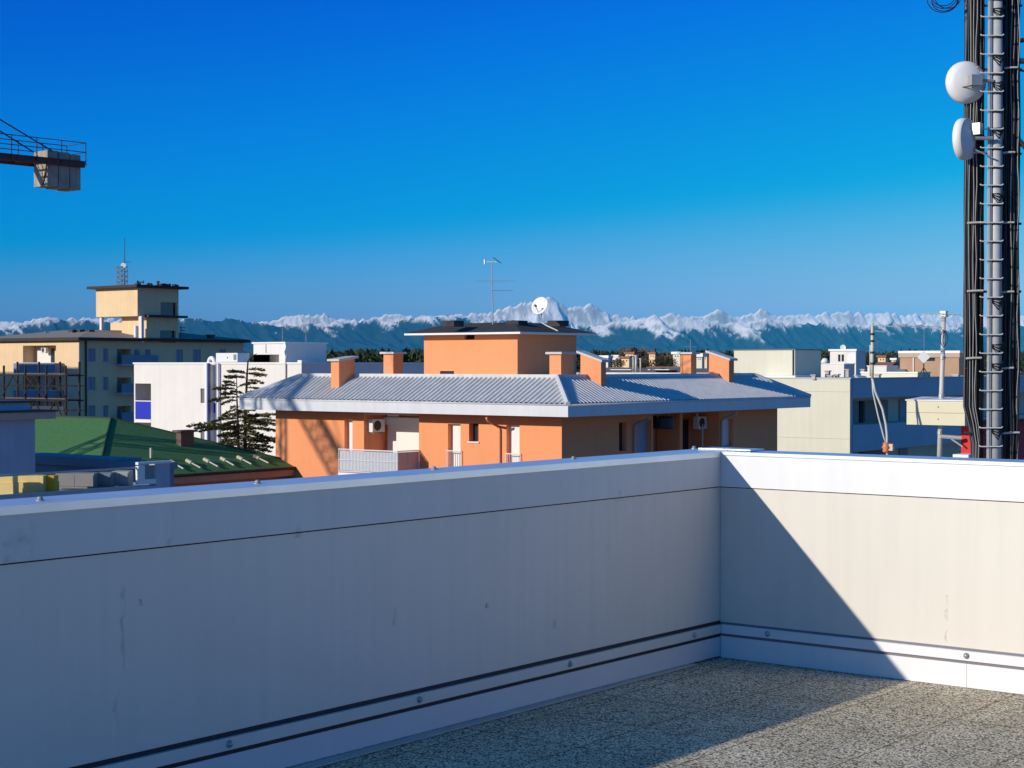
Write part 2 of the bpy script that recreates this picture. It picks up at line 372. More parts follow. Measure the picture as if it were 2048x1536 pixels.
# openings, left (sunlit) front
lw = rectL(y0, 689, 705, 838, 960); lo = rectL(y0, 728, 838, 828, 960); da = rectL(y0, 896, 921, 848, 960)
sw = rectL(y0, 938, 957, 847, 883); db = rectL(y0, 1013, 1039, 850, 960)
LOD = 1.5
rw1 = rectR(x1, 1238, 1253, 845, 902); rdoor = rectR(x1, 1274, 1303, 840, 960); rlo_ = rectR(x1, 1306, 1438, 826, 960); rw2 = rectR(x1, 1446, 1466, 838, 892)
wm = MB(); block(wm, x0, x1, y0, y1, 0, ZFB-.02, [hole(lw, .3), hole(lo, LOD), hole(da, .3), hole(sw, .35), hole(db, .3)],
                 [hole(rw1, .3), hole(rdoor, .3), hole(rlo_, 1.6), hole(rw2, .3)])
wm.build('wall', orange, ob)
infill('shutter', shutter, ob, 'Y', y0, lw, .29); infill('shutter', shutter, ob, 'Y', y0, da, .29); infill('shutter', shutter, ob, 'Y', y0, db, .29)
w = infill('window', glass, ob, 'Y', y0, sw, .34)
MB().box((sw[0]+sw[1])/2-.03, (sw[0]+sw[1])/2+.03, y0+.26, y0+.285, sw[2], sw[3]).build('mullion', dark_brown, w)
bx('window_sill', white, ob, sw[0]-.06, sw[1]+.06, y0-.06, y0+.2, sw[2]-.06, sw[2]-.003)
# loggia: white roller shutter on the back wall
lsx = onY(778, 870, y0+LOD).x
bx('roller_shutter', shutter, ob, lsx, lo[1]-.05, y0+LOD-.10, y0+LOD-.004, 0.5, lo[3]-.55)
bx('shutter_box', white, ob, lsx-.02, lo[1]-.05, y0+LOD-.30, y0+LOD-.004, lo[3]-.54, lo[3]-.20)
bx('loggia_ceiling', white, ob, lo[0]+.003, lo[1]-.003, y0+.02, y0+LOD-.004, lo[3]-.05, lo[3]-.003)
MB().tube([(lsx+.3, y0+LOD-.4, lo[3]-.10), (lsx+.95, y0+LOD-.4, lo[3]-.10)], .05, 8).build('ceiling_lamp', white, ob)
# balcony
cA = onY(795, 903, y0-1.45); bfx1 = cA.x; bfx0 = onY(677, 898, y0-1.45).x; zrail = cA.z; zfl = zrail-1.05
bal = MB().box(bfx0, bfx1, y0-1.47, y0-.003, zfl-.2, zfl).build('balcony', white, ob)
railing('railing', white, bal, (bfx0, y0-1.45, zfl), (bfx1, y0-1.45, zfl), 1.05, .085, .014)
bx('screen', mat('white_fabric_screen', (.62, .64, .68), .8, .05, 3), bal, bfx0+.03, bfx1-.04, y0-1.40, y0-1.392, zfl+.1, zfl+.98)
railing('railing', white, bal, (bfx1, y0-1.42, zfl), (bfx1, y0-.05, zfl), 1.05, .6, .014, False)
bx('screen', mat('grey_fabric_screen', (.42, .38, .38), .8, .1, 3), bal, bfx1-.02, bfx1-.012, y0-1.38, y0-.06, zfl+.06, zfl+1.0)
for rr_, yy in ((da, 902), (db, 908)):
    zt = onY(1000, yy+((rr_[0]+60)*0), y0).z
    q = rectL(y0-.06, 896, 921, yy, yy+45) if rr_ is da else rectL(y0-.06, 1013, 1039, yy, yy+45)
    railing('railing', white, ob, (q[0]-.05, y0-.07, q[2]), (q[1]+.05, y0-.07, q[2]), q[3]-q[2], .11, .013, False)
# downpipes
pz = y0-.07
def P_(x, y, Y=pz): v = onY(x, y, Y); return (v.x, v.y, v.z)
MB().tube([P_(973, 836, YE+.15), P_(977, 843, YE+.4), P_(994, 852), P_(999, 858), (P_(999, 858)[0], pz, 1)], .055, 8).build('downpipe', mat('orange_pipe', (.66, .27, .13), .5, .05), ob, smooth=True)
def Q_(x, y, X): v = onX(x, y, X); return (v.x, v.y, v.z)
for (a, b, c) in (((1297, 833), (1271, 848), 1269), ((1472, 823), (1446, 838), 1444)):
    s_ = Q_(*a, XE-.2); e_ = Q_(*b, x1+.07); e2 = Q_(c, b[1]+6, x1+.07)
    MB().tube([s_, (s_[0], s_[1], s_[2]-.1), e_, e2, (e2[0], e2[1], 1)], .05, 8).build('downpipe', pale_pipe if c > 1400 else mat('grey_pipe', (.35, .33, .33), .5), ob, smooth=True)
infill('shutter', shutter, ob, 'X', x1, (rw1[0], (rw1[0]*.45+rw1[1]*.55), rw1[2], rw1[3]), .29)
infill('window', glass, ob, 'X', x1, ((rw1[0]*.45+rw1[1]*.55), rw1[1], rw1[2], rw1[3]), .29)
infill('door', shutter_blue, ob, 'X', x1, rdoor, .29); infill('shutter', shutter, ob, 'X', x1, rw2, .29)
lm = (rlo_[0]+rlo_[1])/2
bx('loggia_pier', orange, ob, x1-1.5, x1-.25, rlo_[0]+2.6, rlo_[0]+2.85, 0, rlo_[3]-.003)
bx('loggia_door', dark_void, ob, x1-1.59, x1-1.5, rlo_[0]+.2, rlo_[0]+1.5, 0, rlo_[3]-.4)
bx('loggia_door', dark_void, ob, x1-1.59, x1-1.5, rlo_[0]+4.6, rlo_[1]-.3, 0, rlo_[3]-.4)
MB().tube([Q_(1405, 848, x1-.1), Q_(1405, 905, x1-.1)], .035, 8).build('post', pale_pipe, ob, smooth=True)
MB().tube([Q_(1394, 822, x1-.05), Q_(1395, 850, x1-.05)], .05, 8).build('post', pale_pipe, ob, smooth=True)
# eaves: fascia, gutter, soffit
fa = MB(); t = .06
fa.box(XL, XE, YE, YE+t, ZFB, ZFT); fa.box(XE-t, XE, YE+t, YR, ZFB, ZFT); fa.box(XL, XL+t, YE+t, YR, ZFB, ZFT); fa.box(XL+t, XE-t, YR-t, YR, ZFB, ZFT)
fa.build('fascia', fascia_m, ob)
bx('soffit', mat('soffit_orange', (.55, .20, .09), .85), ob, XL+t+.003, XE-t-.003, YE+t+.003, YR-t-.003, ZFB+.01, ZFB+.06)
gt = MB()
for a, b in (((XL, YE), (XE, YE)), ((XE, YE), (XE, YR))):
    if a[1] == b[1]: gt.tube([(a[0], YE+.03, ZFT+.02), (b[0]-.03, YE+.03, ZFT+.02)], .05, 8)
    else: gt.tube([(XE-.03, YE+.03, ZFT+.02), (XE-.03, b[1], ZFT+.02)], .05, 8)
gt.build('gutter', grey_metal, ob, smooth=True)
# ribbed sheet roof on the four slopes
RISE = ZRD-ZFT-.03
def ribbed(mb, along0, along1, fn, pitch=.265, h=.07):
    n = int((along1-along0)/pitch); prof = [(0, 0), (.36, 0), (.5, 1), (.8, 1), (.96, 0)]
    prev = None
    for i in range(n+1):
        for (q, hh) in prof:
            s = along0+(i+q)*pitch
            if s > along1: continue
            tm = min(INS, s-along0, along1-s)
            if tm < .02: continue
            cur = (fn(s, 0.03, hh*h), fn(s, tm, hh*h))
            if prev: mb.quad(prev[0], cur[0], cur[1], prev[1])
            prev = cur
rf = MB(); sl = RISE/INS
ribbed(rf, XL, XE, lambda s, t_, h: (s, YE+t_, ZFT+.03+sl*t_+h))
ribbed(rf, YE, YR, lambda s, t_, h: (XE-t_, s, ZFT+.03+sl*t_+h))
ribbed(rf, XL, XE, lambda s, t_, h: (s, YR-t_, ZFT+.03+sl*t_+h))
ribbed(rf, YE, YR, lambda s, t_, h: (XL+t_, s, ZFT+.03+sl*t_+h))
roof = rf.build('roof', grey_metal, ob, fix=False)
for c, d in (((XE, YE), (-1, 1)), ((XL, YE), (1, 1)), ((XE, YR), (-1, -1)), ((XL, YR), (1, -1))):
    a = Vector((c[0], c[1], ZFT+.075)); b = Vector((c[0]+d[0]*INS, c[1]+d[1]*INS, ZRD+.075))
    MB().tube([a, b], .11, 6).build('hip_cap', fascia_m, roof)
# upstand and flat centre
up = MB(); xa, xb, ya, yb = XL+INS, XE-INS, YE+INS, YR-INS
up.box(xa, xb, ya-.02, ya+.16, ZRD-.1, ZRD+.17); up.box(xb-.16, xb+.02, ya+.16, yb, ZRD-.1, ZRD+.168); up.box(xa-.02, xa+.16, ya+.16, yb, ZRD-.1, ZRD+.168); up.box(xa+.16, xb-.16, yb-.16, yb+.02, ZRD-.1, ZRD+.17)
up.build('ridge_capping', grey_metal, roof)
bx('flat_roof', grey_metal, roof, xa+.161, xb-.161, ya+.161, yb-.161, ZRD-.3, ZRD+.02)
# stair tower on the roof
c = at(1035, 668, 77.0); tx1, ty0 = c.x, c.y; tx0 = onY(848, 668, ty0).x; ty1 = onX(1153, 666, tx1).y; tz = c.z
vh = rectL(ty0, 929, 949, 667, 679); vb = rectL(ty0, 880, 908, 742, 752)
tm = MB(); block(tm, tx0, tx1, ty0, ty1, ZRD, tz, [hole(vh, .25), hole(vb, .15)], [])
tower = tm.build('stair_tower', orange, ob)
infill('vent', dark_void, tower, 'Y', ty0, vh, .24); infill('skylight', dark_void, tower, 'Y', ty0, vb, .14)
OT = .66; a0, a1, b0, b1 = tx0-OT, tx1+OT, ty0-OT, ty1+OT
tf = MB(); tf.box(a0, a1, b0, b1, tz-.005, tz+.09); tf.build('tower_fascia', white, tower)
zt = at(1035, 642, 76).z; i_ = 1.55
tr = MB(); zb = tz+.093
lowp = [(a0-.03, b0-.03, zb), (a1+.03, b0-.03, zb), (a1+.03, b1+.03, zb), (a0-.03, b1+.03, zb)]; hip_ = [(a0+i_, b0+i_, zt), (a1-i_, b0+i_, zt), (a1-i_, b1-i_, zt), (a0+i_, b1-i_, zt)]
for k in range(4):
    tr.quad(lowp[k], lowp[(k+1) % 4], hip_[(k+1) % 4], hip_[k])
    tr.quad(Vector(lowp[k])-Vector((0,0,0)), Vector(lowp[(k+1) % 4]), Vector(lowp[(k+1) % 4])+Vector((0,0,.0)), Vector(lowp[k]))
tr.f = [f for i, f in enumerate(tr.f) if i % 2 == 0]
tr.quad(*hip_); tr.quad(*lowp)
trf = tr.build('tower_roof', slate, tower)
for x, y in ((906, 641), (1034, 641), (1116, 643)):
    p = at(x, y, 78.2); MB().box(p.x-.35, p.x+.35, p.y-.35, p.y+.35, zt-.2, zt+.07).build('roof_cap', slate, trf)
# chimneys with sloping caps
capm = mat('chimney_cap_grey', (.56, .53, .52), .7, .1, 2)
def chimney(xl, xc, xr, yt, yb, D, slope_axis, dz, label=None):
    c = at(xc, yt, D); X0 = onY(xl, yt, c.y).x; Y1 = onX(xr, yt, c.x).y; X1, Y0 = c.x, c.y; zb = at(xc, yb, D).z-.35; z = c.z
    m = MB()
    if slope_axis == 'Y': top = [(X0, Y0, z), (X1, Y0, z), (X1, Y1, z+dz), (X0, Y1, z+dz)]
    elif slope_axis == 'X': top = [(X0, Y0, z+dz), (X1, Y0, z), (X1, Y1, z), (X0, Y1, z+dz)]
    else: top = [(X0, Y0, z), (X1, Y0, z), (X1, Y1, z), (X0, Y1, z)]
    bot = [(p[0], p[1], zb) for p in top]
    for k in range(4): m.quad(bot[k], bot[(k+1) % 4], top[(k+1) % 4], top[k])
    m.quad(*top); ch = m.build('chimney', orange, roof)
    k = MB(); e = .13; cx, cy_ = (X0+X1)/2, (Y0+Y1)/2
    def ex(p):
        q = Vector(p); q.x += e*(1 if p[0] > cx else -1); q.y += e*(1 if p[1] > cy_ else -1)
        if slope_axis == 'Y': q.z += dz/(Y1-Y0)*e*(1 if p[1] > cy_ else -1)
        if slope_axis == 'X': q.z -= dz/(X1-X0)*e*(1 if p[0] > cx else -1)
        q.z += .003; return q
    k.prism([ex(p) for p in top], (0, 0, .10)); k.build('cap', capm, ch)
    return ch
def on_roof(x, y, side):
    d = ray(x, y); k = RISE/INS; z0 = ZFT+.03-HC
    s_ = (z0-k*YE)/(d.z-k*d.y) if side == 'Y' else (z0+k*XE)/(d.z+k*d.x)
    return s_*(-d.x*sy+d.y*cy)
chimney(662, 678, 709.5, 722, 779, on_roof(678, 777, 'Y'), 'Y', .12)
chimney(767, 786.5, 806, 708, 752, 82, 0, 0)
chimney(1099, 1122, 1148, 708.5, 753, 74.8, 0, 0)
chimney(1161, 1202, 1212, 723, 776, on_roof(1202, 774, 'X'), 'X', .33)
chimney(1361, 1382, 1393, 708.5, 749, 83.5, 0, 0)
chimney(1418, 1458, 1468, 720, 767, on_roof(1458, 766, 'X'), 'X', .33)
tag(ob)

# things mounted on the orange block
def ac_unit(p, du, dv, label, name='air_conditioner', grp=None):
    """p lower corner, du width vector, dv outward depth vector"""
    p, du, dv = Vector(p), Vector(du), Vector(dv); h = Vector((0, 0, .58))
    t = thing(name, label, 'air conditioner', p, grp)
    m = MB(); m.prism([p, p+du, p+du+dv, p+dv], h); m.build('casing', ac_white, t)
    c = p+dv*1.01+du*.4+h*.5; ax = dv.normalized()
    MB().lathe(c, ax, [(0, .235), (.012, .235), (.012, .20), (.004, .19), (.004, .05), (.016, .05), (.016, 0)], 20).build('fan_grille', dark_steel, t)
    for s in (.12, .88): MB().prism([p+du*s, p+du*s+du.normalized()*.04, p+du*s+du.normalized()*.04+dv, p+du*s+dv], (0, 0, -.05)).build('bracket', galv, t)
    return t
la = onY(752, 858, y0+.6)
ac_unit((lo[0]+.003, y0+.25, lo[3]-.86), (0, .82, 0), (.30, 0, 0), 'white air conditioner hung high in the sunlit orange loggia')
p = Q_(1417, 858, x1-.3); ac_unit((x1-.9, p[1]-.4, p[2]), (0, .75, 0), (.3, 0, 0), 'shaded beige air conditioner hung in the dark loggia of the orange block')
# awning-like tank in the shaded loggia
p = Q_(1326, 830, x1-.45)
t = thing('water_tank', 'dark round tank hung under the shaded eave of the orange block', 'tank', p)
MB().lathe((p[0], p[1], p[2]-.62), (0, 0, 1), [(0, 0), (.0, .42), (.06, .50), (.5, .50), (.56, .42), (.56, 0)], 24).build('shell', mat('dark_blue_plastic', (.02, .03, .06), .5), t, smooth=False)
for s in (-.45, .45): bx('hanger', pale_pipe, t, p[0]-.02, p[0]+.02, p[1]+s-.02, p[1]+s+.02, p[2]-.1, rlo_[3]-.004)
# TV aerial
def yagi(mb, c, d, L_, w, n, r=.008):
    d = Vector(d).normalized(); s = Vector((-d.y, d.x, 0)); mb.tube([c-d*L_/2, c+d*L_/2], r*1.3, 5)
    for i in range(n):
        q = c+d*(-L_/2+L_*i/(n-1)); k = w*(1-.35*i/(n-1)); mb.tube([q-s*k/2, q+s*k/2], r, 4)
DV = Vector((-sy, cy, 0)); RV = Vector((cy, sy, 0))
p = at(985.5, 640, 78); t = thing('tv_aerial', 'tall thin TV aerial standing on the dark tower roof', 'aerial', (p.x, p.y, zt-.1))
ptop = at(984, 527, 78)
MB().tube([(p.x, p.y, zt-.1), (ptop.x, ptop.y, ptop.z)], [.035, .022], 8).build('mast', galv, t)
q = at(991, 562, 78); m = MB(); yagi(m, q, RV, 1.7, .5, 9); m.build('antenna', galv, t)
q = at(1005, 581, 78); m = MB(); yagi(m, q, (RV*.95+DV*.3), .95, .45, 6); m.build('antenna', galv, t)
q = at(984, 524, 78); m = MB(); m.prism([q+RV*.05+Vector((0,0,.2)), q+RV*.42-Vector((0,0,.06)), q+RV*.42+DV*.3-Vector((0,0,.06)), q+RV*.05+DV*.3+Vector((0,0,.2))], (.0, .0, .03)); m.build('reflector', dark_steel, t)
m = MB(); m.tube([q-RV*.3, q+RV*.2], .02, 6); m.box(q.x-.33*cy-.03, q.x-.33*cy+.03, q.y-.33*sy-.03, q.y-.33*sy+.03, q.z-.1, q.z+.12); m.build('antenna', white, t)
# dish on the tower roof
def dish(name, label, c, ax, r, mount, D_=None, group=None, feed=True):
    c, ax, mount = Vector(c), Vector(ax).normalized(), Vector(mount)
    t = thing(name, label, 'satellite dish', mount, group)
    prof = [(-.22*r+.22*r*(k/8)**2, r*k/8) for k in range(9)]
    back = [(a-.02, b) for a, b in prof[::-1]]
    m = MB(); m.lathe(c, ax, prof+back, 24); m.build('reflector', dish_white, t, smooth=True, fix=True)
    m = MB(); m.tube([mount, (c-ax*.3*r)], .03*max(r, .5)/.5, 8); m.build('pole', galv, t)
    if feed:
        lowp = c-Vector((0, 0, r*.95)); f_ = c+ax*r*.9-Vector((0, 0, r*.35)); m = MB(); m.tube([lowp, f_], .018, 5); m.build('arm', galv, t)
        m = MB(); m.lathe(f_-ax*.02, ax, [(-.06, 0), (-.06, .05), (.06, .045), (.06, 0)], 10); m.build('feed', dark_steel, t)
    return t
c = at(1079, 611, 77); dish('satellite_dish', 'round white satellite dish on the dark tower roof against the snowy peak', c, (-DV*.75-RV*.5+Vector((0, 0, .35))), .42, at(1083, 645, 77))
m = MB(); m.tube([at(1083, 645, 76.6), at(1095, 652, 75.9), at(1108, 658, 75.4), at(1116, 662, 75.1)], .03, 6)
tag(m.build('cable_conduit', pale_pipe, None), 'pale bent conduit lying down the dark tower roof below the dish', 'conduit')

# ------------------------------------------------------------------ 3. white building with blue trim
X0, X1, Y0, Y1, _, zt = dims(268, 603, 856, 728, 100)
t = thing('white_apartment_building', 'white flat roofed apartment building with blue balcony panels and blue stair strip', 'building', (X1, Y0, 0)); wb = t
lg = (X0+.12, rectL(Y0, 290, 302, 780, 790)[1], 0, onY(285, 767, Y0).z)
stp = rectL(Y0, 420.5, 437, 729, 960)
w1 = rectL(Y0, 401, 409, 777, 806); w2 = rectL(Y0, 448, 453, 777, 797); w3 = rectL(Y0, 401, 409, 851, 880)
m = MB(); block(m, X0, X1, Y0, Y1, 0, zt, [hole(lg, 1.6), (stp[0], stp[1], 0, zt-.06, .45), hole(w1, .2), hole(w2, .2), hole(w3, .2)], [])
m.build('wall', white_wall, t)
for w in (w1, w2, w3): infill('window', mat('grey_louvre', (.16, .15, .15), .6), t, 'Y', Y0, w, .15)
# storeys of the balcony recess
for k in range(3):
    zr1 = onY(285, 803, Y0).z-k*2.75; zr0 = onY(285, 838, Y0).z-k*2.75
    bx('balcony_slab', white, t, lg[0]+.003, lg[1]-.003, Y0-.02, Y0+1.595, zr0-.22, zr0-.02)
    r_ = bx('balcony_panel', blue_paint, t, lg[0]+.003, lg[1]-.003, Y0+.02, Y0+.06, zr0, zr1)
    bx('top_rail', white, r_, lg[0]+.003, lg[1]-.003, Y0+.0, Y0+.09, zr1+.003, zr1+.06)
    bx('balcony_window', glass, t, lg[0]+.5, lg[1]-.2, Y0+1.55, Y0+1.595, zr0, zr0+2.2)
for px0, px1 in ((414.5, 421), (436.5, 441)):
    a = onY(px0, 800, Y0).x; b = onY(px1, 800, Y0).x
    q = bx('pilaster', white, t, a, b, Y0-.22, Y0-.003, 0, zt+.06)
    bx('edge_strip', blue_strip, q, b-.10 if px0 < 430 else a, b+.004 if px0 < 430 else a+.10, Y0-.225, Y0-.003, .1, zt+.05)
zc = lambda y: onY(429, y, Y0+.3).z
for k in range(4):
    d_ = -k*2.6
    zz = [zc(768)+d_, zc(803)+d_, zc(806)+d_, zc(826)+d_, zc(845)+d_]
    if k == 0: bx('stair_panel', white, t, stp[0]+.003, stp[1]-.003, Y0+.30, Y0+.44, zz[0], zt-.065)
    bx('stair_window', mat('grey_glazing', (.30, .31, .33), .3), t, stp[0]+.003, stp[1]-.003, Y0+.38, Y0+.44, zz[1], zz[0])
    bx('stair_sill', white, t, stp[0]+.003, stp[1]-.003, Y0+.22, Y0+.44, zz[2], zz[1]-.003)
    bx('stair_blue_panel', blue_paint, t, stp[0]+.003, stp[1]-.003, Y0+.30, Y0+.44, zz[3], zz[2]-.003)
    bx('stair_panel', white, t, stp[0]+.003, stp[1]-.003, Y0+.30, Y0+.44, zz[4], zz[3]-.003)
cpm = MB(); cpm.box(X0-.05, X1+.06, Y0-.06, Y0+.2, zt+.003, zt+.10); cpm.box(X1-.2, X1+.06, Y0+.2, Y1, zt+.003, zt+.10); cpm.build('coping', white, t)
bx('corner_block', white, t, onY(590, 727, Y0).x, X1-.21, Y0+.205, Y0+.7, zt+.003, zt+.22)
# roof house behind
a0, a1, b0, b1, _, z2 = dims(507, 570.5, 653, 687, 106)
rs = rectL(b0, 507, 562, 710, 735)
m = MB(); block(m, a0, a1, b0, b1, zt-.5, z2, [(a0, a1-.55, zt-.5, onY(540, 709, b0).z, 1.4)], [])
ph = m.build('roof_house', white_wall, t)
bx('roof_edge', white, ph, a0-.08, a1+.08, b0-.08, b1+.08, z2+.003, z2+.10)
v = onY(531, 694, b0-.05); bx('joint_strip', dark_steel, ph, v.x-.02, v.x+.02, b0-.02, b0-.002, onY(531, 706, b0).z, onY(531, 689, b0).z)
v = onY(571.5, 730, Y0-.06); MB().tube([(v.x, v.y, .5), (v.x, v.y, zt+.3), (v.x+.05, v.y+.1, zt+.55)], .05, 8).build('downpipe', mat('pipe_grey', (.38, .38, .38), .5), t, smooth=True)
p = onY(566, 697, b0-.5); dish('satellite_dish', 'white satellite dish on the white roof house near the cedar', p, (-RV*.75-DV*.5+Vector((0,0,.25))), .33, (p.x, p.y+.35, zt+.05), feed=False)
p = onY(531, 728, Y0+3); m = MB(); top = onY(531, 690, Y0+3)
p = at(565, 690, 107); t2 = thing('roof_aerial', 'very thin aerial rod behind the white roof house', 'aerial', (p.x, p.y, z2))
MB().tube([(p.x, p.y, z2), (p.x, p.y, at(565, 655, 107).z)], .02, 5).build('rod', galv, t2)
p = at(612, 687, 110); t2 = thing('roof_aerial', 'thin aerial with a small dark yagi above the blue shaded roof house', 'aerial', (p.x, p.y, z2))
MB().tube([(p.x, p.y, z2), (p.x, p.y, at(612, 655, 110).z)], .022, 5).build('rod', galv, t2)
m = MB(); yagi(m, Vector((p.x, p.y, at(612, 668, 110).z)), (RV*.4+DV), .9, .5, 5, .012); m.build('antenna', dark_steel, t2)
# air handling cabinet and duct on the roof edge
a = at(432, 729, 101.5); b = at(475, 729, 101.5); hz = at(450, 706, 101.5).z
k0 = onY(432, 720, Y0+.5).x; k1 = onY(475, 720, Y0+.5).x
t2 = thing('roof_cabinet', 'light grey louvred air handling cabinet on the white roof edge', 'cabinet', (k0, Y0+.5, zt))
bx('casing', ac_white, t2, k0, k1, Y0+.5, Y0+1.5, zt+.12, onY(450, 706, Y0+.5).z)
m = MB()
for i in range(7): x_ = k1-.35+i*.04; m.box(x_, x_+.018, Y0+.485, Y0+.498, zt+.25, onY(450, 709, Y0+.5).z)
m.build('louvre', galv, t2); bx('handle', dark_steel, t2, k0+(k1-k0)*.52, k0+(k1-k0)*.56, Y0+.48, Y0+.497, zt+.35, zt+.43)
p = onY(423, 724, Y0+.8); t2 = thing('roof_duct', 'white curved ventilation cowl beside the roof cabinet', 'vent', (p.x, p.y, zt))
pts = [(p.x+.02+.26*math.cos(a_), p.y, zt+.02+.36*math.sin(a_)) for a_ in [math.pi*k/10 for k in range(11)]]
MB().tube(pts, .13, 10).build('duct', white, t2, smooth=True)

# ------------------------------------------------------------------ 4. yellow block with the tower
DY = 185
X0, X1, Y0, Y1, _, zt = dims(-40, 158, 487, 681, DY); YBX = X1; YBY = Y0
t = thing('yellow_apartment_block', 'yellow apartment block with dark flat eaves and a raised square tower', 'building', (X1, Y0, 0)); yb = t
rec = rectL(Y0, 46, 112, 691, 748)
hl = [hole(rec, 1.6)]; 
low = [hole((rec[0], rec[1], rec[2]-3*k, rec[3]-3*k), 1.6) for k in (1, 2)]
hr = []; wr = []; 
for row in range(4):
    y0_, y1_ = 697+57*row, 722+57*row
    for (xa_, xb_) in ((176, 191), (206, 217)): wr.append((rectR(X1, xa_, xb_, y0_, y1_), shutter_blue))
    for (xa_, xb_) in ((268, 279), (290, 301), (352, 366), (386, 402), (438, 452)): wr.append((rectR(X1, xa_, xb_, y0_+2, y1_+6), shutter_blue))
br_ = [rectR(X1, 234, 262, 698+57*k, 728+57*k) for k in range(3)]
hr = [hole(r, .25) for r, _m in wr]+[hole(r, 1.5) for r in br_]
m = MB(); block(m, X0, X1, Y0, Y1, 0, zt, hl+low, hr); m.build('wall', yellow, t)
for r, mm in wr:
    w_ = infill('window', mm, t, 'X', X1, r, .2)
    if r[2] > 1: bx('sill', grey_wall, w_, X1-.1, X1+.08, r[0]-.08, r[1]+.08, r[2]-.09, r[2]-.003)
    bx('mullion', dark_steel, w_, X1-.148, X1-.14, (r[0]+r[1])/2-.03, (r[0]+r[1])/2+.03, r[2]+.01, r[3]-.01)
for r in br_:
    infill('balcony_window', shutter_blue, t, 'X', X1, (r[0]+.3, r[1]-.3, r[2], r[3]-.3), 1.49)
    q = bx('balcony', grey_wall, t, X1+.003, X1+1.1, r[0]-.2, r[1]+3.0, r[2]-.2, r[2])
    bx('railing', mat('blue_grey_railing', (.20, .24, .32), .6), q, X1+1.04, X1+1.1, r[0]-.2, r[1]+3.0, r[2]+.003, r[2]+1.0)
# roof slab with a notch of slope
es = MB(); es.box(X0-.5, X1+.7, Y0-.6, Y1+.5, zt+.003, zt+.34); es.build('roof_edge', dark_brown, t)
rp = MB(); zr = zt+.345; xs0, xs1, ys0, ys1 = X0-.5, X1+.7, Y0-.6, Y1+.5
ph_ = [(xs0, ys0, zr), (xs1, ys0, zr), (xs1, ys1, zr), (xs0, ys1, zr)]; i_ = 7
hh = [(xs0+i_, ys0+i_, zr+1.0), (xs1-i_, ys0+i_, zr+1.0), (xs1-i_, ys1-i_, zr+1.0), (xs0+i_, ys1-i_, zr+1.0)]
for k in range(4): rp.quad(ph_[k], ph_[(k+1) % 4], hh[(k+1) % 4], hh[k])
rp.quad(*hh); rp.build('roof', mat('grey_sheet_roof', (.28, .25, .22), .8, .2), t)
for k, (r) in enumerate([rec]+[(rec[0], rec[1], rec[2]-3*j, rec[3]-3*j) for j in (1, 2)]):
    zb_ = r[2]+.2
    e0 = onY(27, 740, Y0-1.2).x; e1 = onY(110, 740, Y0-1.2).x
    q = MB().box(e0, e1, Y0-1.2, Y0-.003, zb_-.2, zb_).build('balcony', grey_wall, t)
    rr_ = MB(); rr_.box(e0, e1, Y0-1.2, Y0-1.14, zb_+.003, zb_+1.0); rr_.box(e1-.06, e1, Y0-1.14, Y0-.05, zb_+.003, zb_+1.0); rr_.build('railing', mat('blue_grey_railing', (0, 0, 0)), q)
    bx('top_rail', white, q, e0, e1, Y0-1.22, Y0-1.12, zb_+1.003, zb_+1.07)
    bx('french_window', shutter, t, r[0]+.5, r[0]+(r[1]-r[0])*.50, Y0+1.52, Y0+1.59, zb_, r[3]-.35)
    bx('french_window', glass, t, r[0]+(r[1]-r[0])*.52, r[0]+(r[1]-r[0])*.60, Y0+1.52, Y0+1.59, zb_, r[3]-.35)
    bx('french_window', shutter, t, r[0]+(r[1]-r[0])*.76, r[1]-.12, Y0+1.52, Y0+1.59, zb_, r[3]-.35)
v = onX(172, 720, X1+.1); MB().tube([(X1+.1, v.y, .5), (X1+.1, v.y, zt)], .11, 8).build('downpipe', dark_steel, t)
p = onY(82, 700, Y0+.4); ac_unit((p.x-.4, Y0+1.0, p.z-.3), (.85, 0, 0), (0, -.3, 0), 'white air conditioner in the recess above the yellow block balcony')
# tower
a0, a1, b0, b1, _, z2 = dims(192, 275, 357, 575, 191)
zm = at(275, 632, 191).z; zl = zt+.4
vw = rectR(a1, 321, 357, 605, 632); vw = (vw[0], min(vw[1], b1-.25), vw[2], vw[3])
m = MB(); block(m, a0, a1, b0, b1, zm, z2, [], [hole(vw, .4)]); m.quad((a0,b0,zm),(a1,b0,zm),(a1,b1,zm),(a0,b1,zm))
tw = m.build('tower', yellow, t); infill('window', glass, tw, 'X', a1, vw, .38)
bx('tower_roof', dark_brown, tw, a0-.75, a1+.75, b0-.75, b1+.9, z2+.003, z2+.30)
ys = onX(293, 650, a1).y; vw2 = rectR(a1, 320, 352, 661, 700)
m = MB(); block(m, a0+3, a1, ys, b1, zt-.1, zm-.003, [], [hole((vw2[0], min(vw2[1], b1-.4), vw2[2], vw2[3]), .4)]); lowm = m.build('tower_base', yellow, t)
infill('window', glass, lowm, 'X', a1, (vw2[0], min(vw2[1], b1-.4), vw2[2], vw2[3]), .38)
yi = b0+3.2; xi0 = onY(221, 660, yi).x; xi1 = onY(259, 660, yi).x
bx('inner_wall', yellow, t, xi0, xi1, yi, yi+2, zt-.1, onY(240, 645, yi).z)
bx('back_wall', yellow, t, a0+.4, a1-.4, yi+2.5, yi+2.7, zt-.1, zm-.004)
for px in ((199, 203), (277, 283)):
    xa_ = onY(px[0], 650, b0+.2).x; xb_ = onY(px[1], 650, b0+.2).x
    bx('column', white_wall, t, xa_, xb_, b0+.2, b0+.55, zt-.1, zm-.004)
bx('side_slab', dark_brown, t, a1+.003, a1+.7, b0+1.0, b1+.8, zm-.1, zm+.15)
bx('side_post', white_wall, t, a1-.5, a1-.2, ys-1.4, ys-.8, zt-.1, onX(290, 652, a1).z)
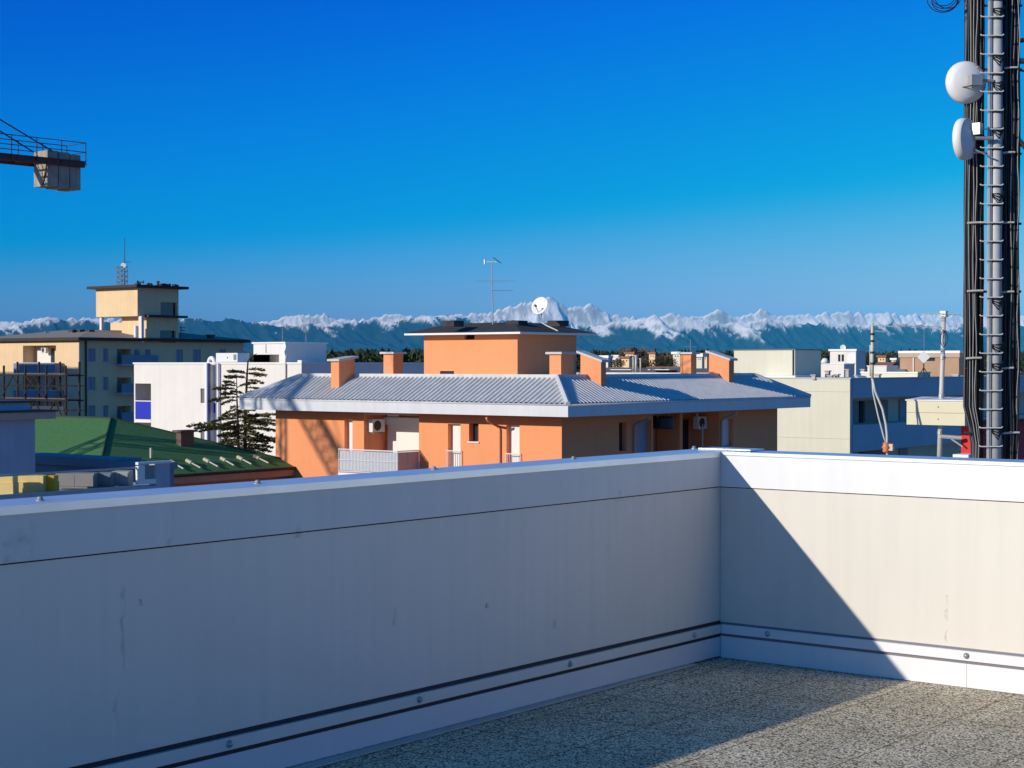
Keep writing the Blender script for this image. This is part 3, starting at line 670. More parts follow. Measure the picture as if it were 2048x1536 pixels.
m = MB(); p = at(261, 679, 184); bx('roof_hopper', white, t, p.x-.5, p.x+.5, Y0+6, Y0+6.6, zt-.2, zt+.35) if False else None
# small vents on the roof
g = 'chimney pots on the yellow block roof'
for x, l in ((146, 'white roof vent on the yellow block, leftmost of three'), (161, 'white roof vent on the yellow block, middle of three'), (180, 'white roof vent on the yellow block nearest the tower')):
    p = at(x, 676, 192); tv = thing('roof_vent', l, 'roof vent', (p.x, p.y, zt+.5), g)
    h_ = at(x, 665, 192).z
    bx('shaft', white, tv, p.x-.28, p.x+.28, p.y-.28, p.y+.28, zt+.2, h_); bx('cowl', dark_steel, tv, p.x-.36, p.x+.36, p.y-.36, p.y+.36, h_+.003, h_+.32)
p = at(421, 679, 200); tv = thing('roof_vent', 'dark roof vent above the shaded right wing of the yellow block', 'roof vent', (p.x, p.y, zt+.3), g)
bx('shaft', dark_steel, tv, p.x-.3, p.x+.3, p.y-.3, p.y+.3, zt+.2, at(421, 672, 200).z); bx('cowl', dark_steel, tv, p.x-.4, p.x+.4, p.y-.4, p.y+.4, at(421, 672, 200).z+.003, at(421, 671, 200).z+.1)
# lattice aerial mast on the tower
p = at(244, 569, 194); t2 = thing('lattice_mast', 'small lattice mast with a whip aerial on the yellow tower roof', 'mast', (p.x, p.y, z2+.3))
ztop = at(244, 533, 194).z; hw = .42; m = MB()
cs = [Vector((p.x+sx*hw, p.y+sy_*hw, 0)) for sx, sy_ in ((-1, -1), (1, -1), (1, 1), (-1, 1))]
lev = [z2+.3+(ztop-z2-.3)*k/4 for k in range(5)]
for c in cs: m.tube([c+Vector((0, 0, lev[0])), c+Vector((0, 0, lev[-1]))], .045, 5)
for k in range(4):
    for j in range(4):
        a, b = cs[j], cs[(j+1) % 4]
        m.tube([a+Vector((0, 0, lev[k])), b+Vector((0, 0, lev[k+1]))], .03, 4); m.tube([a+Vector((0, 0, lev[k+1])), b+Vector((0, 0, lev[k+1]))], .03, 4)
m.build('lattice', galv, t2)
q0 = at(249.5, 565, 194); q1 = at(249.5, 474, 194); MB().tube([(q0.x, q0.y, z2+.3), (q0.x, q0.y, q1.z)], [.05, .03], 6).build('whip', dark_steel, t2)
m = MB(); a = at(246, 524, 194); m.tube([a, a+RV*.95], .03, 5); m.build('cross_arm', dark_steel, t2)
a = at(247, 531, 193.6); MB().lathe(a, -DV, [(-.1, 0), (-.1, .22), (.1, .30), (.1, 0)], 14).build('drum_antenna', dish_white, t2)
# small antennas and cameras on the tower roof edge
p = at(281, 565, 192); t2 = thing('roof_horn', 'dark double horn loudspeaker on the yellow tower roof edge', 'loudspeaker', (p.x, p.y, z2+.3))
m = MB(); m.tube([(p.x, p.y, z2+.3), (p.x, p.y, p.z+.1)], .05, 6); m.build('post', dark_steel, t2)
for s in (-1, 1): MB().lathe((p.x, p.y, p.z+.05), RV*s, [(0, .05), (.2, .09), (.36, .2), (.38, 0)], 10).build('horn', dark_steel, t2)
rg = random.Random(3)
m = MB()
for k in range(26):
    f_ = rg.random(); yy = b0-.3+f_*(b1-b0+.6); s = rg.uniform(.06, .16)
    m.box(a1+.25-rg.random()*.8, a1+.25-rg.random()*.2+s, yy, yy+s*rg.uniform(1, 2.5), z2+.30, z2+.30+rg.uniform(.08, .3))
tag(m.build('roof_moss', slate, None), 'dark lumpy moss clumps along the yellow tower roof edge', 'moss', kind='stuff')
p = at(316, 566, 192); t2 = thing('roof_pipe', 'short dark vent pipe standing on the yellow tower roof', 'vent', (p.x, p.y, z2+.3))
MB().lathe((p.x, p.y, z2+.3), (0, 0, 1), [(0, .14), (.35, .14), (.36, .2), (.46, .2), (.47, 0)], 12).build('pipe', dark_steel, t2)
p = at(95, 668, 195); dish('satellite_dish', 'tiny grey satellite dish on the yellow block roof seen edge on', p, (RV*.8-DV*.3+Vector((0,0,.5))), .45, (p.x, p.y, zt+.5), feed=False)
# aerial right of the tower
p = at(362, 675, 196); t2 = thing('roof_aerial', 'small dark roof aerial right of the yellow tower', 'aerial', (p.x, p.y, zt+.4))
m = MB(); m.tube([(p.x, p.y, zt+.2), (p.x, p.y, at(362, 652, 196).z)], .05, 5); m.build('rod', dark_steel, t2)
m = MB()
for y in (655, 661, 667): q = at(363, y, 196); m.tube([q-RV*.25, q+RV*.45], .03, 4)
m.build('antenna', dark_steel, t2)
# a tall block outside the frame whose shadow falls on the yellow front
hb = onY(60, 735, YBY); src = Vector((hb.x, hb.y, hb.z))-Vector((.36, 1, -.37))*34
t2 = thing('neighbour_block', 'plain grey apartment block beside the yellow block, left of the view', 'building', (src.x, src.y, 0))
m = MB(); block(m, src.x-14, src.x+0, src.y-18, src.y, 0, src.z-1.0, [], [(src.y-16+4*k, src.y-14.4+4*k, 3+3.2*j, 4.6+3.2*j, .2) for k in range(4) for j in range(5)]); m.box(src.x, src.x+24, src.y-14, src.y, 0, src.z); m.build('wall', grey_wall, t2)
bx('roof_edge', dark_brown, t2, src.x-14.4, src.x-.003, src.y-18.4, src.y+.4, src.z-1.0+.003, src.z-.7)

# ------------------------------------------------------------------ 5. green hip roof
ap = at(222, 837, 80); kx = .35
def slopeR(x, y):     # meets the slope that falls towards +X
    d = ray(x, y); s = (ap.z-HC+kx*ap.x)/(d.z+kx*d.x); return C0+d*s
E1 = slopeR(545, 936); XGE = E1.x; drop = kx*(XGE-ap.x); ZGE = ap.z-drop
Q = slopeR(205, 912); hd = (Q-ap); hd = hd*((XGE-ap.x)/hd.x); FC = ap+hd; BC = ap+Vector((XGE-ap.x, XGE-ap.x, -drop))
LX = at(-60, 833, 80).x-4
t = thing('green_roofed_house', 'house with a bright green hip roof in front of the white building', 'house', (XGE, FC.y, 0))
green = mat('green_roof_shingle', (.065, .19, .055), .9, .25, 6, .6, bscale=9)
def green_mat():
    m = green; nt = m.node_tree; N = nt.nodes; L = nt.links; b = N['Principled BSDF']
    g = N.new('ShaderNodeTexCoord'); w = N.new('ShaderNodeTexWave'); w.bands_direction = 'Z'; w.inputs['Scale'].default_value = 9; w.inputs['Distortion'].default_value = 1.5; w.inputs['Detail'].default_value = 2
    L.new(g.outputs['Object'], w.inputs['Vector']); bp = N.new('ShaderNodeBump'); bp.inputs['Strength'].default_value = .6; bp.inputs['Distance'].default_value = .03
    L.new(w.outputs['Fac'], bp.inputs['Height']); L.new(bp.outputs['Normal'], b.inputs['Normal'])
green_mat()
m = MB(); lf = Vector((LX, ap.y, ap.z)); FLc = Vector((LX, FC.y, ZGE)); BLc = Vector((LX, BC.y, ZGE))
m.quad(lf, ap, FC, FLc); m.quad(ap, BC, FC); m.quad(ap, lf, BLc, BC)
grf = m.build('roof', green, t)
m = MB(); m.tube([ap, FC], .07, 6); m.tube([ap, BC], .07, 6); m.tube([lf, ap], .07, 6); m.build('hip_ridge', mat('dark_green_ridge', (.03, .06, .03), .8), grf)
bx('wall', brown_tile, t, LX, XGE-.45, FC.y+.45, BC.y-.45, 0, ZGE-.15)
m = MB(); m.box(LX, XGE+.02, FC.y-.02, FC.y+.12, ZGE-.42, ZGE-.05); m.box(XGE-.1, XGE+.02, FC.y+.12, BC.y, ZGE-.42, ZGE-.05); m.build('fascia', brown_tile, t)
m = MB(); m.tube([(XGE+.07, FC.y, ZGE-.06), (XGE+.07, BC.y, ZGE-.06)], .07, 8); m.build('gutter', dark_brown, t)
bx('soffit', dark_brown, t, LX, XGE-.11, FC.y+.13, BC.y, ZGE-.40, ZGE-.34)
for (hx, hy, ex_, ey) in ((341, 927, 367, 942), (373, 925, 401, 940), (408, 922.5, 436, 937.5), (442, 920.5, 468, 935), (475, 918, 503, 932.5), (508, 916, 537, 930)):
    a = slopeR(hx, hy)+Vector((0, 0, .10)); b = slopeR(ex_, ey)+Vector((0, 0, .10))
    br2 = MB().tube([a.lerp(b, .3), b], .035, 6).build('roof_bracket', pale_pipe, grf)
    MB().tube([a, a.lerp(b, .36)], .085, 8).build('bracket_head', mat('tan_plastic', (.50, .44, .34), .6), br2)
def on_slope(xl, xc, xr, yt, yb, dz=0): pass
p = slopeR(362, 893); c = p; X1_ = p.x; Y0_ = p.y; X0_ = onY(352, 885, Y0_).x; Y1_ = onX(388, 885, X1_).y; zc_ = onY(362, 865, Y0_).z
ch = bx('chimney', mat('brown_brick', (.17, .11, .08), .9, .25, 5), grf, X0_, X1_, Y0_, Y1_, c.z-.8, zc_)
bx('cap', mat('brown_brick', (0, 0, 0)), ch, X0_-.12, X1_+.12, Y0_-.12, Y1_+.12, zc_+.003, zc_+.10)
p = slopeR(302, 916); MB().tube([p, p+Vector((0, 0, .45))], .06, 8).build('vent_pipe', pale_pipe, grf)

# ------------------------------------------------------------------ 6. blue annex wall, near left house, glazed terrace
v = at(150, 914, 66); XA1 = onY(298, 922, v.y).x; YA = v.y
t = thing('annex', 'low annex in shadow with shade blue put into its colour in front of the green roof', 'annex', (XA1, YA, 0))
shade_blue = mat('shade_blue_render', (.16, .24, .30), .8, .08, .8, .2)  # dark bluish colour puts the shade into the wall itself
bx('wall', shade_blue, t, XA1-14, XA1, YA, YA+1.2, 0, v.z-.35)
m = MB(); m.box(XA1-14, XA1-2.0, YA-.1, YA+1.3, v.z-.345, v.z); m.box(XA1-1.997, XA1+.1, YA-.1, YA+1.3, v.z-.345, v.z-.10); m.build('coping', shade_blue, t)
DLN = 60
c = at(70, 838, DLN); XN, YN = c.x, c.y; zw = c.z
t = thing('near_house', 'near house corner at the left edge with a pinkish brown eave in shade', 'house', (XN, YN, 0))
bx('wall', grey_wall, t, XN-9, XN, YN-14, YN, 0, zw-.003)
e = onX(112, 838, XN+.25); EY = min(e.y, YN+2.2)
z0_ = at(70, 838, DLN).z; z1_ = at(70, 824, DLN).z
bx('eave', mat('pink_brown_fascia', (.55, .37, .29), .8), t, XN-9.3, XN+.25, YN-14.3, EY, zw, z1_)
bx('eave_flashing', dark_steel, t, XN-9.35, XN+.3, YN-14.35, EY+.05, z1_+.003, z1_+.07)
zz = at(70, 801, DLN).z
uw = bx('upper_wall', mat('light_blue_render', (.40, .52, .66), .7, .12, .8), t, XN-9, XN-.15, YN-14, YN-.1, z1_+.073, zz-.07)
bx('coping', dark_steel, uw, XN-9.2, XN+.02, YN-14.2, YN+.05, zz-.067, zz)
# glazed terrace
DG = 45
c = at(340, 926, DG); XG = c.x; YG1 = c.y
def gz(x, y): return onX(x, y, XG)
t = thing('glazed_terrace', 'grey terrace edge with a clear glass balustrade and a white framed end panel', 'terrace', (XG, YG1, 0))
ztp = gz(340, 926).z; ys0 = gz(272, 950).y; ysl = gz(-40, 980).y; zsl = gz(150, 983).z
bx('slab', grey_wall, t, XG-7, XG, ysl, YG1, zsl-1.2, zsl)
bx('end_panel', grey_wall, t, XG-.25, XG-.003, gz(311, 950).y, YG1, zsl+.003, ztp)
ef = MB(); yA, yB = gz(274, 950).y, gz(310, 950).y; zA = gz(290, 968).z
ef.box(XG-.06, XG+.05, yA, yA+.22, zA, ztp-.03); ef.box(XG-.06, XG+.05, yA+.22, yB, zA, zA+.12); ef.box(XG-.06, XG+.05, yA, YG1+.02, ztp+.003, ztp+.07)
ef.build('end_frame', white, t)
bx('end_pane', mat('grey_glass', (.20, .25, .27), .25), t, XG-.05, XG-.02, yA+.225, yB-.003, zA+.125, ztp-.03)
gm = bpy.data.materials.new('clear_glass'); gm.use_nodes = True; b = gm.node_tree.nodes['Principled BSDF']; b.inputs['Transmission Weight'].default_value = 1; b.inputs['Roughness'].default_value = .02; b.inputs['IOR'].default_value = 1.05; b.inputs['Base Color'].default_value = (.95, .98, .97, 1)
n_ = 5; yl = ysl
for k in range(n_):
    a = yl+(yA-.1-yl)*k/n_; b_ = yl+(yA-.1-yl)*(k+1)/n_-.03
    bx('glass_panel', gm, t, XG-.04, XG-.025, a, b_, zsl+.05, ztp-.10)
bx('top_rail', galv, t, XG-.055, XG-.01, yl, yA-.003, ztp-.095, ztp-.05); bx('bottom_rail', galv, t, XG-.06, XG-.005, yl, yA-.003, zsl+.003, zsl+.047)
# things standing behind the glass, turned towards the sun
XB = XG-.12; WD = Vector((.80, .60, 0)); ND = Vector((.60, -.80, 0))
def behind_glass(xa_, xb_, yt_):
    r_ = onX(xb_, 965, XB); d = ray(xa_, 965)
    # left end: on the line through r_ along WD and on the sight line of xa_
    den = d.x*WD.y-d.y*WD.x; s_ = (r_.x*WD.y-r_.y*WD.x)/den
    l_ = Vector((d.x*s_, d.y*s_, 0)); w_ = (Vector((r_.x, r_.y, 0))-l_).length
    D_ = -l_.x*sy+l_.y*cy
    return l_, w_, at(xa_, yt_, D_).z
def angled(mb, l_, u0, u1, n0, n1, z0, z1):
    mb.prism([V_+Vector((0, 0, z0)) for V_ in (l_+WD*u0+ND*n0, l_+WD*u1+ND*n0, l_+WD*u1+ND*n1, l_+WD*u0+ND*n1)], (0, 0, z1-z0))
    return mb
g = 'covered seats behind the glass balustrade'
for k, (xa_, xb_, yt_, lab) in enumerate(((-4, 26, 953, 'yellow covered lounge seat at the left edge behind the glass'), (28, 86, 952, 'yellow covered lounge seat in the middle behind the glass'), (87, 108, 952, 'bright mustard cushion box at the right end of the yellow seats'))):
    l_, w_, z_ = behind_glass(xa_, xb_, yt_)
    t2 = thing('covered_seat', lab, 'seat', (l_.x, l_.y, zsl), g)
    mm = yellow_box if k < 2 else mat('mustard_box', (.70, .42, .02), .6)
    angled(MB(), l_, 0, w_, -.45, 0, zsl+.02, zsl+(z_-zsl)*.62).build('base', mm, t2)
    angled(MB(), l_, .02, w_-.02, -.45, -.05, zsl+(z_-zsl)*.625, z_).build('cover', mm, t2)
for k, (xa_, xb_, yt_, mm, lab) in enumerate(((111, 188, 947, mat('taupe_cabinet', (.30, .27, .25), .7), 'wide taupe storage cabinet behind the glass balustrade'), (190, 222, 946, mat('grey_cabinet', (.22, .24, .26), .7), 'dark grey storage cabinet behind the glass balustrade'), (223, 257, 943, mat('pale_cabinet', (.40, .42, .40), .7), 'pale tall storage cabinet behind the glass next to the white frame'))):
    l_, w_, z_ = behind_glass(xa_, xb_, yt_)
    t2 = thing('storage_cabinet', lab, 'cabinet', (l_.x, l_.y, zsl))
    angled(MB(), l_, 0, w_, -.5, 0, zsl+.03, z_).build('body', mm, t2)
    for u0, u1 in ((.02, w_/2-.01), (w_/2+.01, w_-.02)): angled(MB(), l_, u0, u1, .003, .018, zsl+.08, z_-.04).build('door', mm, t2)

# ------------------------------------------------------------------ 7. scaffold at the left
DS = 112
t = thing('scaffold', 'rusty tube scaffold tower with plank decks at the left edge', 'scaffold', at(70, 905, DS))
ctr = at(132, 860, DS); SX, SY = ctr.x, ctr.y
xsL = onY(93, 800, SY).x; xs2 = onY(51, 800, SY).x; xs3 = onY(8, 800, SY).x
zlev = [at(110, y, DS).z for y in (905, 848, 799, 749)]
ztp_ = at(132, 731, DS).z
for X in (SX, xsL, xs2, xs3):
    for k, Yq in enumerate((SY, SY+1.1)):
        MB().tube([(X, Yq, .1), (X, Yq, ztp_+(.25 if k else 0))], .075, 6).build('standard', rust, t)
for i, z in enumerate(zlev+[zlev[0]-1.7, zlev[0]-3.4]):
    xs_ = [SX, xsL, xs2, xs3]
    for k, (dz_) in enumerate((0, .95)):
        m = MB()
        for Yq in (SY-.08, SY+1.18): m.tube([(SX+.3, Yq, z+dz_-.08), (xs3-.3, Yq, z+dz_-.08)], .05, 5)
        if dz_ < .9 or i < 3: m.build('ledger', rust, t)
    m = MB(); m.box(SX+.1, xs3, SY+.02, SY+1.08, z+.0, z+.06); m.build('deck', mat('old_planks', (.16, .12, .09), .9, .3), t)
    if i in (0, 1): bx('toe_board', mat('dark_sheeting', (.03, .035, .06), .8), t, xsL-2.2, SX-.1, SY-.10, SY-.06, z+(.1 if i else .05), z+(1.15 if i else .35))
for (xa_, xb_) in ((SX, xsL), (xsL, xs2), (xs2, xs3)):
    xm_ = (xa_+xb_)/2
    for i in (0, 2, 3):
        z = zlev[i]-.1
        for e in (xa_, xb_): MB().tube([(e, SY-.13, z-1.35), (xm_, SY-.13, z)], .045, 5).build('brace', rust, t)
MB().tube([(xs2, SY-.13, zlev[3]), (xsL, SY-.13, zlev[2]+.1)], .045, 5).build('brace', rust, t)

# ------------------------------------------------------------------ 8. tower crane, counter-jib towards us
c = at(95, 338, 79.5); rot = R(4)
jd = Vector((math.sin(rot), math.cos(rot), 0)); jp = Vector((math.cos(rot), -math.sin(rot), 0)); ZU = Vector((0, 0, 1))
t = thing('tower_crane', 'tower crane counter jib with a concrete counterweight hanging in the sky', 'crane', c)
s_px = 79.5/F
zT = at(95, 300, 79.5).z; zB = at(95, 371, 79.5).z; zD = at(130, 323, 79.5).z
cw = 1.14; cl = 1.80
base = Vector((c.x, c.y, 0))
for k in range(3):
    a = base+jd*(cl/3*k+.012*k); l_ = cl/3-.03
    w_ = bx if False else None
    m = MB(); q = [a-jp*cw, a, a+jd*l_, a-jp*cw+jd*l_]
    m.prism([v+ZU*(zB-.04*k) for v in q], ZU*(zT-zB+.02*(k % 2))); m.build('counterweight', mat('dark_concrete', (.40, .36, .30), .9, .25, 1.2, .4, streak=.25), t)
crane_m = mat('dark_red_crane_steel', (.10, .035, .03), .6, .25, 3)
m = MB(); far = -34
for s in (.10, -cw-.10):
    a = base+jp*(s-.09)+jd*(cl+.12); b = base+jp*(s-.09)+jd*(-16.2)
    m.prism([a+ZU*(zD-.14), a+jp*.18+ZU*(zD-.14), a+jp*.18+ZU*(zD+.16), a+ZU*(zD+.16)], b-a)
for k in range(18): a = base+jd*(-15.9+k*.93); m.tube([a-jp*(cw+.1)+ZU*zD, a+jp*.1+ZU*zD], .05, 4)
a = base+jd*(cl+.1); m.tube([a-jp*(cw+.1)+ZU*zD, a+jp*.1+ZU*zD], .09, 6)
m.tube([base+jp*.12+jd*-.1+ZU*(zD-.1), base+jp*.12+jd*.0-jp*.5+ZU*(zB+.05)], .04, 4)
m.prism([base+jd*-15.9-jp*(cw-.1)+ZU*(zD+.17), base+jd*-15.9-jp*.1+ZU*(zD+.17), base+jd*-8-jp*.1+ZU*(zD+.17), base+jd*-8-jp*(cw-.1)+ZU*(zD+.17)], ZU*.03)  # deck plate out of view, added to make the roof shadow solid
m.build('counter_jib', crane_m, t)
m = MB(); zr = at(160, 279, 79.5).z
for s in (.22, -cw-.22):
    o_ = base+jp*s
    e1 = cl+.14
    for h in (zr, (zr*.5+(zD+.14)*.5), zD+.14): m.tube([o_+jd*-16+ZU*h, o_+jd*e1+ZU*h], .022, 5)
    for k in range(12): q = o_+jd*(e1-1.32*k); m.tube([q+ZU*(zD-.05), q+ZU*zr], .026, 5)
for h in (zr, (zr*.5+(zD+.14)*.5)): m.tube([base+jp*.22+jd*(cl+.14)+ZU*h, base+jp*(-cw-.22)+jd*(cl+.14)+ZU*h], .022, 5)
m.build('railing', dark_steel, t)
UT = 16.6; tb = base-jd*UT-jp*.5
zTow = zD+8
m = MB()
for s in (.12, -cw-.12): m.tube([base+jp*s+jd*.2+ZU*(zT-.05), tb+jp*s*.3+ZU*zTow], .035, 5)
m.tube([tb+ZU*zTow, tb-jd*16+ZU*(zD+1.0)], .04, 5); m.build('pendant', dark_steel, t)
def lattice(p, q, w, n, r1, r2, tri=False, up=ZU):
    p, q = Vector(p), Vector(q); d = (q-p); sd = d.cross(up if abs(d.normalized().dot(up)) < .9 else jd).normalized(); u2 = sd.cross(d).normalized()
    m = MB()
    offs = [sd*w/2-u2*w/2, -sd*w/2-u2*w/2, u2*w/2] if tri else [sd*w/2+u2*w/2, -sd*w/2+u2*w/2, -sd*w/2-u2*w/2, sd*w/2-u2*w/2]
    for o_ in offs: m.tube([p+o_, q+o_], r1, 5)
    for k in range(n):
        a, b = p.lerp(q, k/n), p.lerp(q, (k+1)/n)
        for j in range(len(offs)):
            m.tube([a+offs[j], b+offs[(j+1) % len(offs)]], r2, 4)
            m.tube([b+offs[j], b+offs[(j+1) % len(offs)]], r2, 4)
    return m
lattice(tb, tb+ZU*(zD-.2), 1.2, 16, .08, .035).build('tower', crane_m, t)
lattice(tb+ZU*(zD-.2), tb+ZU*zTow, .9, 5, .08, .04).build('tower_head', crane_m, t)
lattice(tb-jd*1+ZU*(zD+.5), tb-jd*17+ZU*(zD+.5), 1.2, 12, .08, .035, tri=True).build('jib', crane_m, t)

# ------------------------------------------------------------------ 9. cream building at the right
X0, X1, Y0, Y1, _, zt = dims(1476, 1700, 2150, 758, 105); CX, CY = X1, Y0
t = thing('cream_building', 'long cream building with flat roof and deep shaded balcony bands', 'building', (X1, Y0, 0))
za = onX(1702, 797, X1).z; zb = onX(1702, 851, X1).z; zc2 = onX(1702, 904, X1).z; sto = za-zc2
rh = [(Y0+.35, Y1-.3, zb-sto*k, za-sto*k, 1.7) for k in range(3)]
m = MB(); block(m, X0, X1, Y0, Y1, 0, zt, [], rh); m.build('wall', cream, t)
shade_band = mat('shade_blue_band', (.44, .50, .56), .75, .06, .4)  # blue shade of the unlit side put into the band colour
for k in range(4):
    z1 = (zt-.02 if k == 0 else zb-sto*(k-1)-.003); z0 = za-sto*k+.003
    if z0 < 0: break
    bx('balcony_band', shade_band, t, X1+.003, X1+.06, Y0+.30, Y1-.3, z0, z1)
for k in range(2):
    zf = zb-sto*k-1.0
    for (xa_, xb_, nm, mm) in ((1706, 1716, 'curtain', mat('grey_curtain', (.32, .30, .29), .9)), (1720, 1727, 'door', dark_void), (1730, 1776, 'partition', mat('brown_partition', (.30, .25, .22), .8)), (1800, 1816, 'door', shutter_blue)):
        ya_, yb_ = onX(xa_, 825, X1-1.6).y, onX(xb_, 825, X1-1.6).y
        bx(nm, mm, t, X1-1.69, X1-1.60, max(ya_, Y0+.4), yb_, zb-sto*k, za-sto*k-.25)
jm = mat('panel_joint', (.40, .38, .30), .9)
m = MB()
for y in (783, 876): z = onY(1620, y, Y0).z; m.box(X0, X1-.02, Y0-.004, Y0-.001, z-.012, z+.012)
v = onY(1544.5, 770, Y0); m.box(v.x-.03, v.x+.03, Y0-.004, Y0-.001, onY(1544, 783, Y0).z+.02, zt-.1)
m.build('panel_joint', jm, t)
cm = MB(); cm.box(X0, X1+.08, Y0-.05, Y0+.3, zt+.003, zt+.08); cm.box(X1-.25, X1+.08, Y0+.3, Y1, zt+.003, zt+.07); cm.build('coping', mat('coping_zinc', (.50, .52, .52), .5, .1, 2), t)
a0, a1, b0, b1, _, z2 = dims(1468, 1590, 1642, 700, 114)
m = MB(); block(m, a0, a1, b0, b1, zt-.3, z2, [], []); ph = m.build('roof_house', cream, t)
bx('roof_edge', mat('dark_edge', (.12, .14, .13), .6), ph, a0-.06, a1+.06, b0-.06, b1+.06, z2+.003, z2+.07)
v = onY(1586, 720, b0-.06); MB().tube([(v.x, b0-.06, zt), (v.x, b0-.06, z2)], .05, 6).build('downpipe', dark_steel, ph)
v0 = onY(1500, 750, Y0+4).x; v1 = onY(1598, 750, Y0+4).x
bx('roof_ledge', white, t, v0, v1, Y0+3.5, Y0+6, zt-.1, zt+.16)
# concrete roof vents along the edge
g = 'square vents along the cream roof edge'; sh = mat('vent_render', (.48, .44, .38), .85, .12, 2)
VL = [(1622, 1635, 749, 757, 106.5, 'small square roof vent right behind the cream front wall'), (1654, 1668, 750.5, 757, 107, 'low roof vent left of the hollow vent on the cream roof'), (1667, 1680, 748, 757, 107.5, 'hollow roof vent with a dark opening on the cream roof'),
      (1721, 1732, 738, 744, 122, 'small roof vent behind, between white house and antenna pole'), (1690, 1701, 738, 744, 122, 'grey roof vent just below the white house'), (1649, 1662, 741, 745, 122, 'flat pale roof vent right of the cream roof house'),
      (1748, 1763, 748, 757, 112, 'square roof vent just right of the bent antenna pole'), (1800, 1816, 748, 756, 115, 'broad roof vent left of the diamond antenna'), (1833, 1847, 746, 753, 117, 'tan roof vent under the diamond antenna'), (1904, 1922, 748, 756, 119, 'pale roof vent right of the white pole')]
for (xa_, xb_, ya_, yb_, D, l) in VL:
    p = at((xa_+xb_)/2, yb_, D); w_ = (xb_-xa_)*D/F*.62; h_ = at(xa_, ya_, D).z
    tv = thing('roof_vent', l, 'roof vent', (p.x, p.y, zt), g)
    bx('shaft', sh, tv, p.x-w_/2, p.x+w_/2, p.y-w_/2, p.y+w_/2, zt-.05, h_-.07)
    bx('cover', sh, tv, p.x-w_/2-.06, p.x+w_/2+.06, p.y-w_/2-.06, p.y+w_/2+.06, h_-.067, h_)
    if 'hollow' in l: bx('opening', dark_void, tv, p.x-w_*.2, p.x+w_*.35, p.y-w_/2-.012, p.y-w_/2-.003, zt, h_-.12)
# skylight, canopy and white ledges on the roof
t2 = thing('roof_skylight', 'tilted pale skylight hatch on the cream roof edge by the pole', 'skylight', at(1720, 757, 110))
q = [at(1707, 749, 110), at(1733, 752, 110), at(1736, 758, 109), at(1716, 758, 109)]; m = MB(); m.prism(q, (0, .05, -.08)); m.build('frame', white, t2)
m = MB(); m.prism([a.lerp(sum(q, Vector())/4, .3)+Vector((0, -.02, .02)) for a in q], (0, .01, -.01)); m.build('pane', shutter_blue, t2)
for (xa_, xb_, ya_, yb_, D, mm, l) in ((1722, 1835, 743.5, 749.5, 116, cream, 'long cream roof ledge behind the antenna poles'), (1735, 1773, 731, 744, 135, white_wall, 'white parapet block behind the bent antenna pole'), (1775, 1793, 738, 742, 140, white_wall, 'thin white roof slab left of the brown roof house'),
                                    (1640, 1688, 727, 739, 150, white_wall, 'white low wing below the white house')):
    c0 = at(xa_, yb_, D); c1 = onY(xb_, yb_, c0.y)
    t2 = thing('roof_wall', l, 'roof wall', (c0.x, c0.y, c0.z))
    z1 = at(xa_, ya_, D).z
    bx('body', mm, t2, c0.x, c1.x, c0.y, c0.y+2.0, c0.z-1.5, z1-.08); bx('coping', white, t2, c0.x-.05, c1.x+.05, c0.y-.05, c0.y+2.05, z1-.077, z1)
# diamond panel antenna
c = at(1847.5, 714, 112); hb = at(1848, 752, 112)
t2 = thing('panel_antenna', 'white diamond shaped panel antenna on a short roof stand', 'antenna', (hb.x, hb.y, zt))
ax = (-DV*.9-RV*.2).normalized(); ss = ax.cross(ZU).normalized(); r_ = 12.8*112/F; m = MB()
m.prism([c+ss*r_, c+ZU*r_*.98, c-ss*r_, c-ZU*r_*.98], -ax*.10); pn = m.build('panel', dish_white, t2)
m = MB(); m.tube([c-ZU*r_*.5-ax*.12, (c.x, c.y, zt+.05)], .045, 8); m.build('post', dark_steel, t2)
m = MB()
for s in (-1, 1): m.tube([(c.x, c.y, zt+.7), Vector((c.x, c.y, zt))+RV*.4*s], .03, 5)
m.build('strut', dark_steel, t2)

# brown roof house, white house and others further back
def house(name, label, xl, xc, xr, yt, D, wall, roofm=None, hl=(), hr=(), zb=0, edge=.12, wm=None, group=None, cat='house'):
    X0, X1, Y0, Y1, _, zt = dims(xl, xc, xr, yt, D)
    t = thing(name, label, cat, (X1, Y0, zb), group)
    L_ = [rectL(Y0, *r) for r in hl]; R_ = [rectR(X1, *r) for r in hr]
    m = MB(); block(m, X0, X1, Y0, Y1, zb, zt, [hole(r, .25) for r in L_], [hole(r, .25) for r in R_]); m.build('wall', wall, t)
    for r in L_: infill('window', wm or glass, t, 'Y', Y0, r, .22)
    for r in R_: infill('window', wm or glass, t, 'X', X1, r, .22)
    bx('roof', roofm or white, t, X0-edge, X1+edge, Y0-edge, Y1+edge, zt+.003, zt+.003+edge*1.6)
    return t, X0, X1, Y0, Y1, zt
t2, a, b, c_, d_, z = house('brown_roof_house', 'brown panelled roof house with white top band and dark window', 1800, 1918, 1936, 706, 138, brown_tile, white, [(1852, 1870, 712, 722)])
bx('upper_band', mat('tan_band', (.50, .36, .25), .8), t2, a-.10, b+.10, c_-.10, d_+.1, z-.35, z-.003)
v = onY(1827, 720, c_-.06); MB().tube([(v.x, v.y, 4), (v.x, v.y, z-.36)], .06, 6).build('downpipe', white, t2)
t2, a, b, c_, d_, z = house('white_house', 'small white house with two narrow windows and a shaded blue side', 1660, 1712, 1731, 702, 170, white_wall, white, [(1676, 1681, 709, 723), (1683, 1688, 709, 723)], zb=6)
p = at(1686, 695, 171); dish('satellite_dish', 'round white dish standing on the white house roof', p, (-DV-RV*.3), .28, (p.x, p.y, z), feed=False)
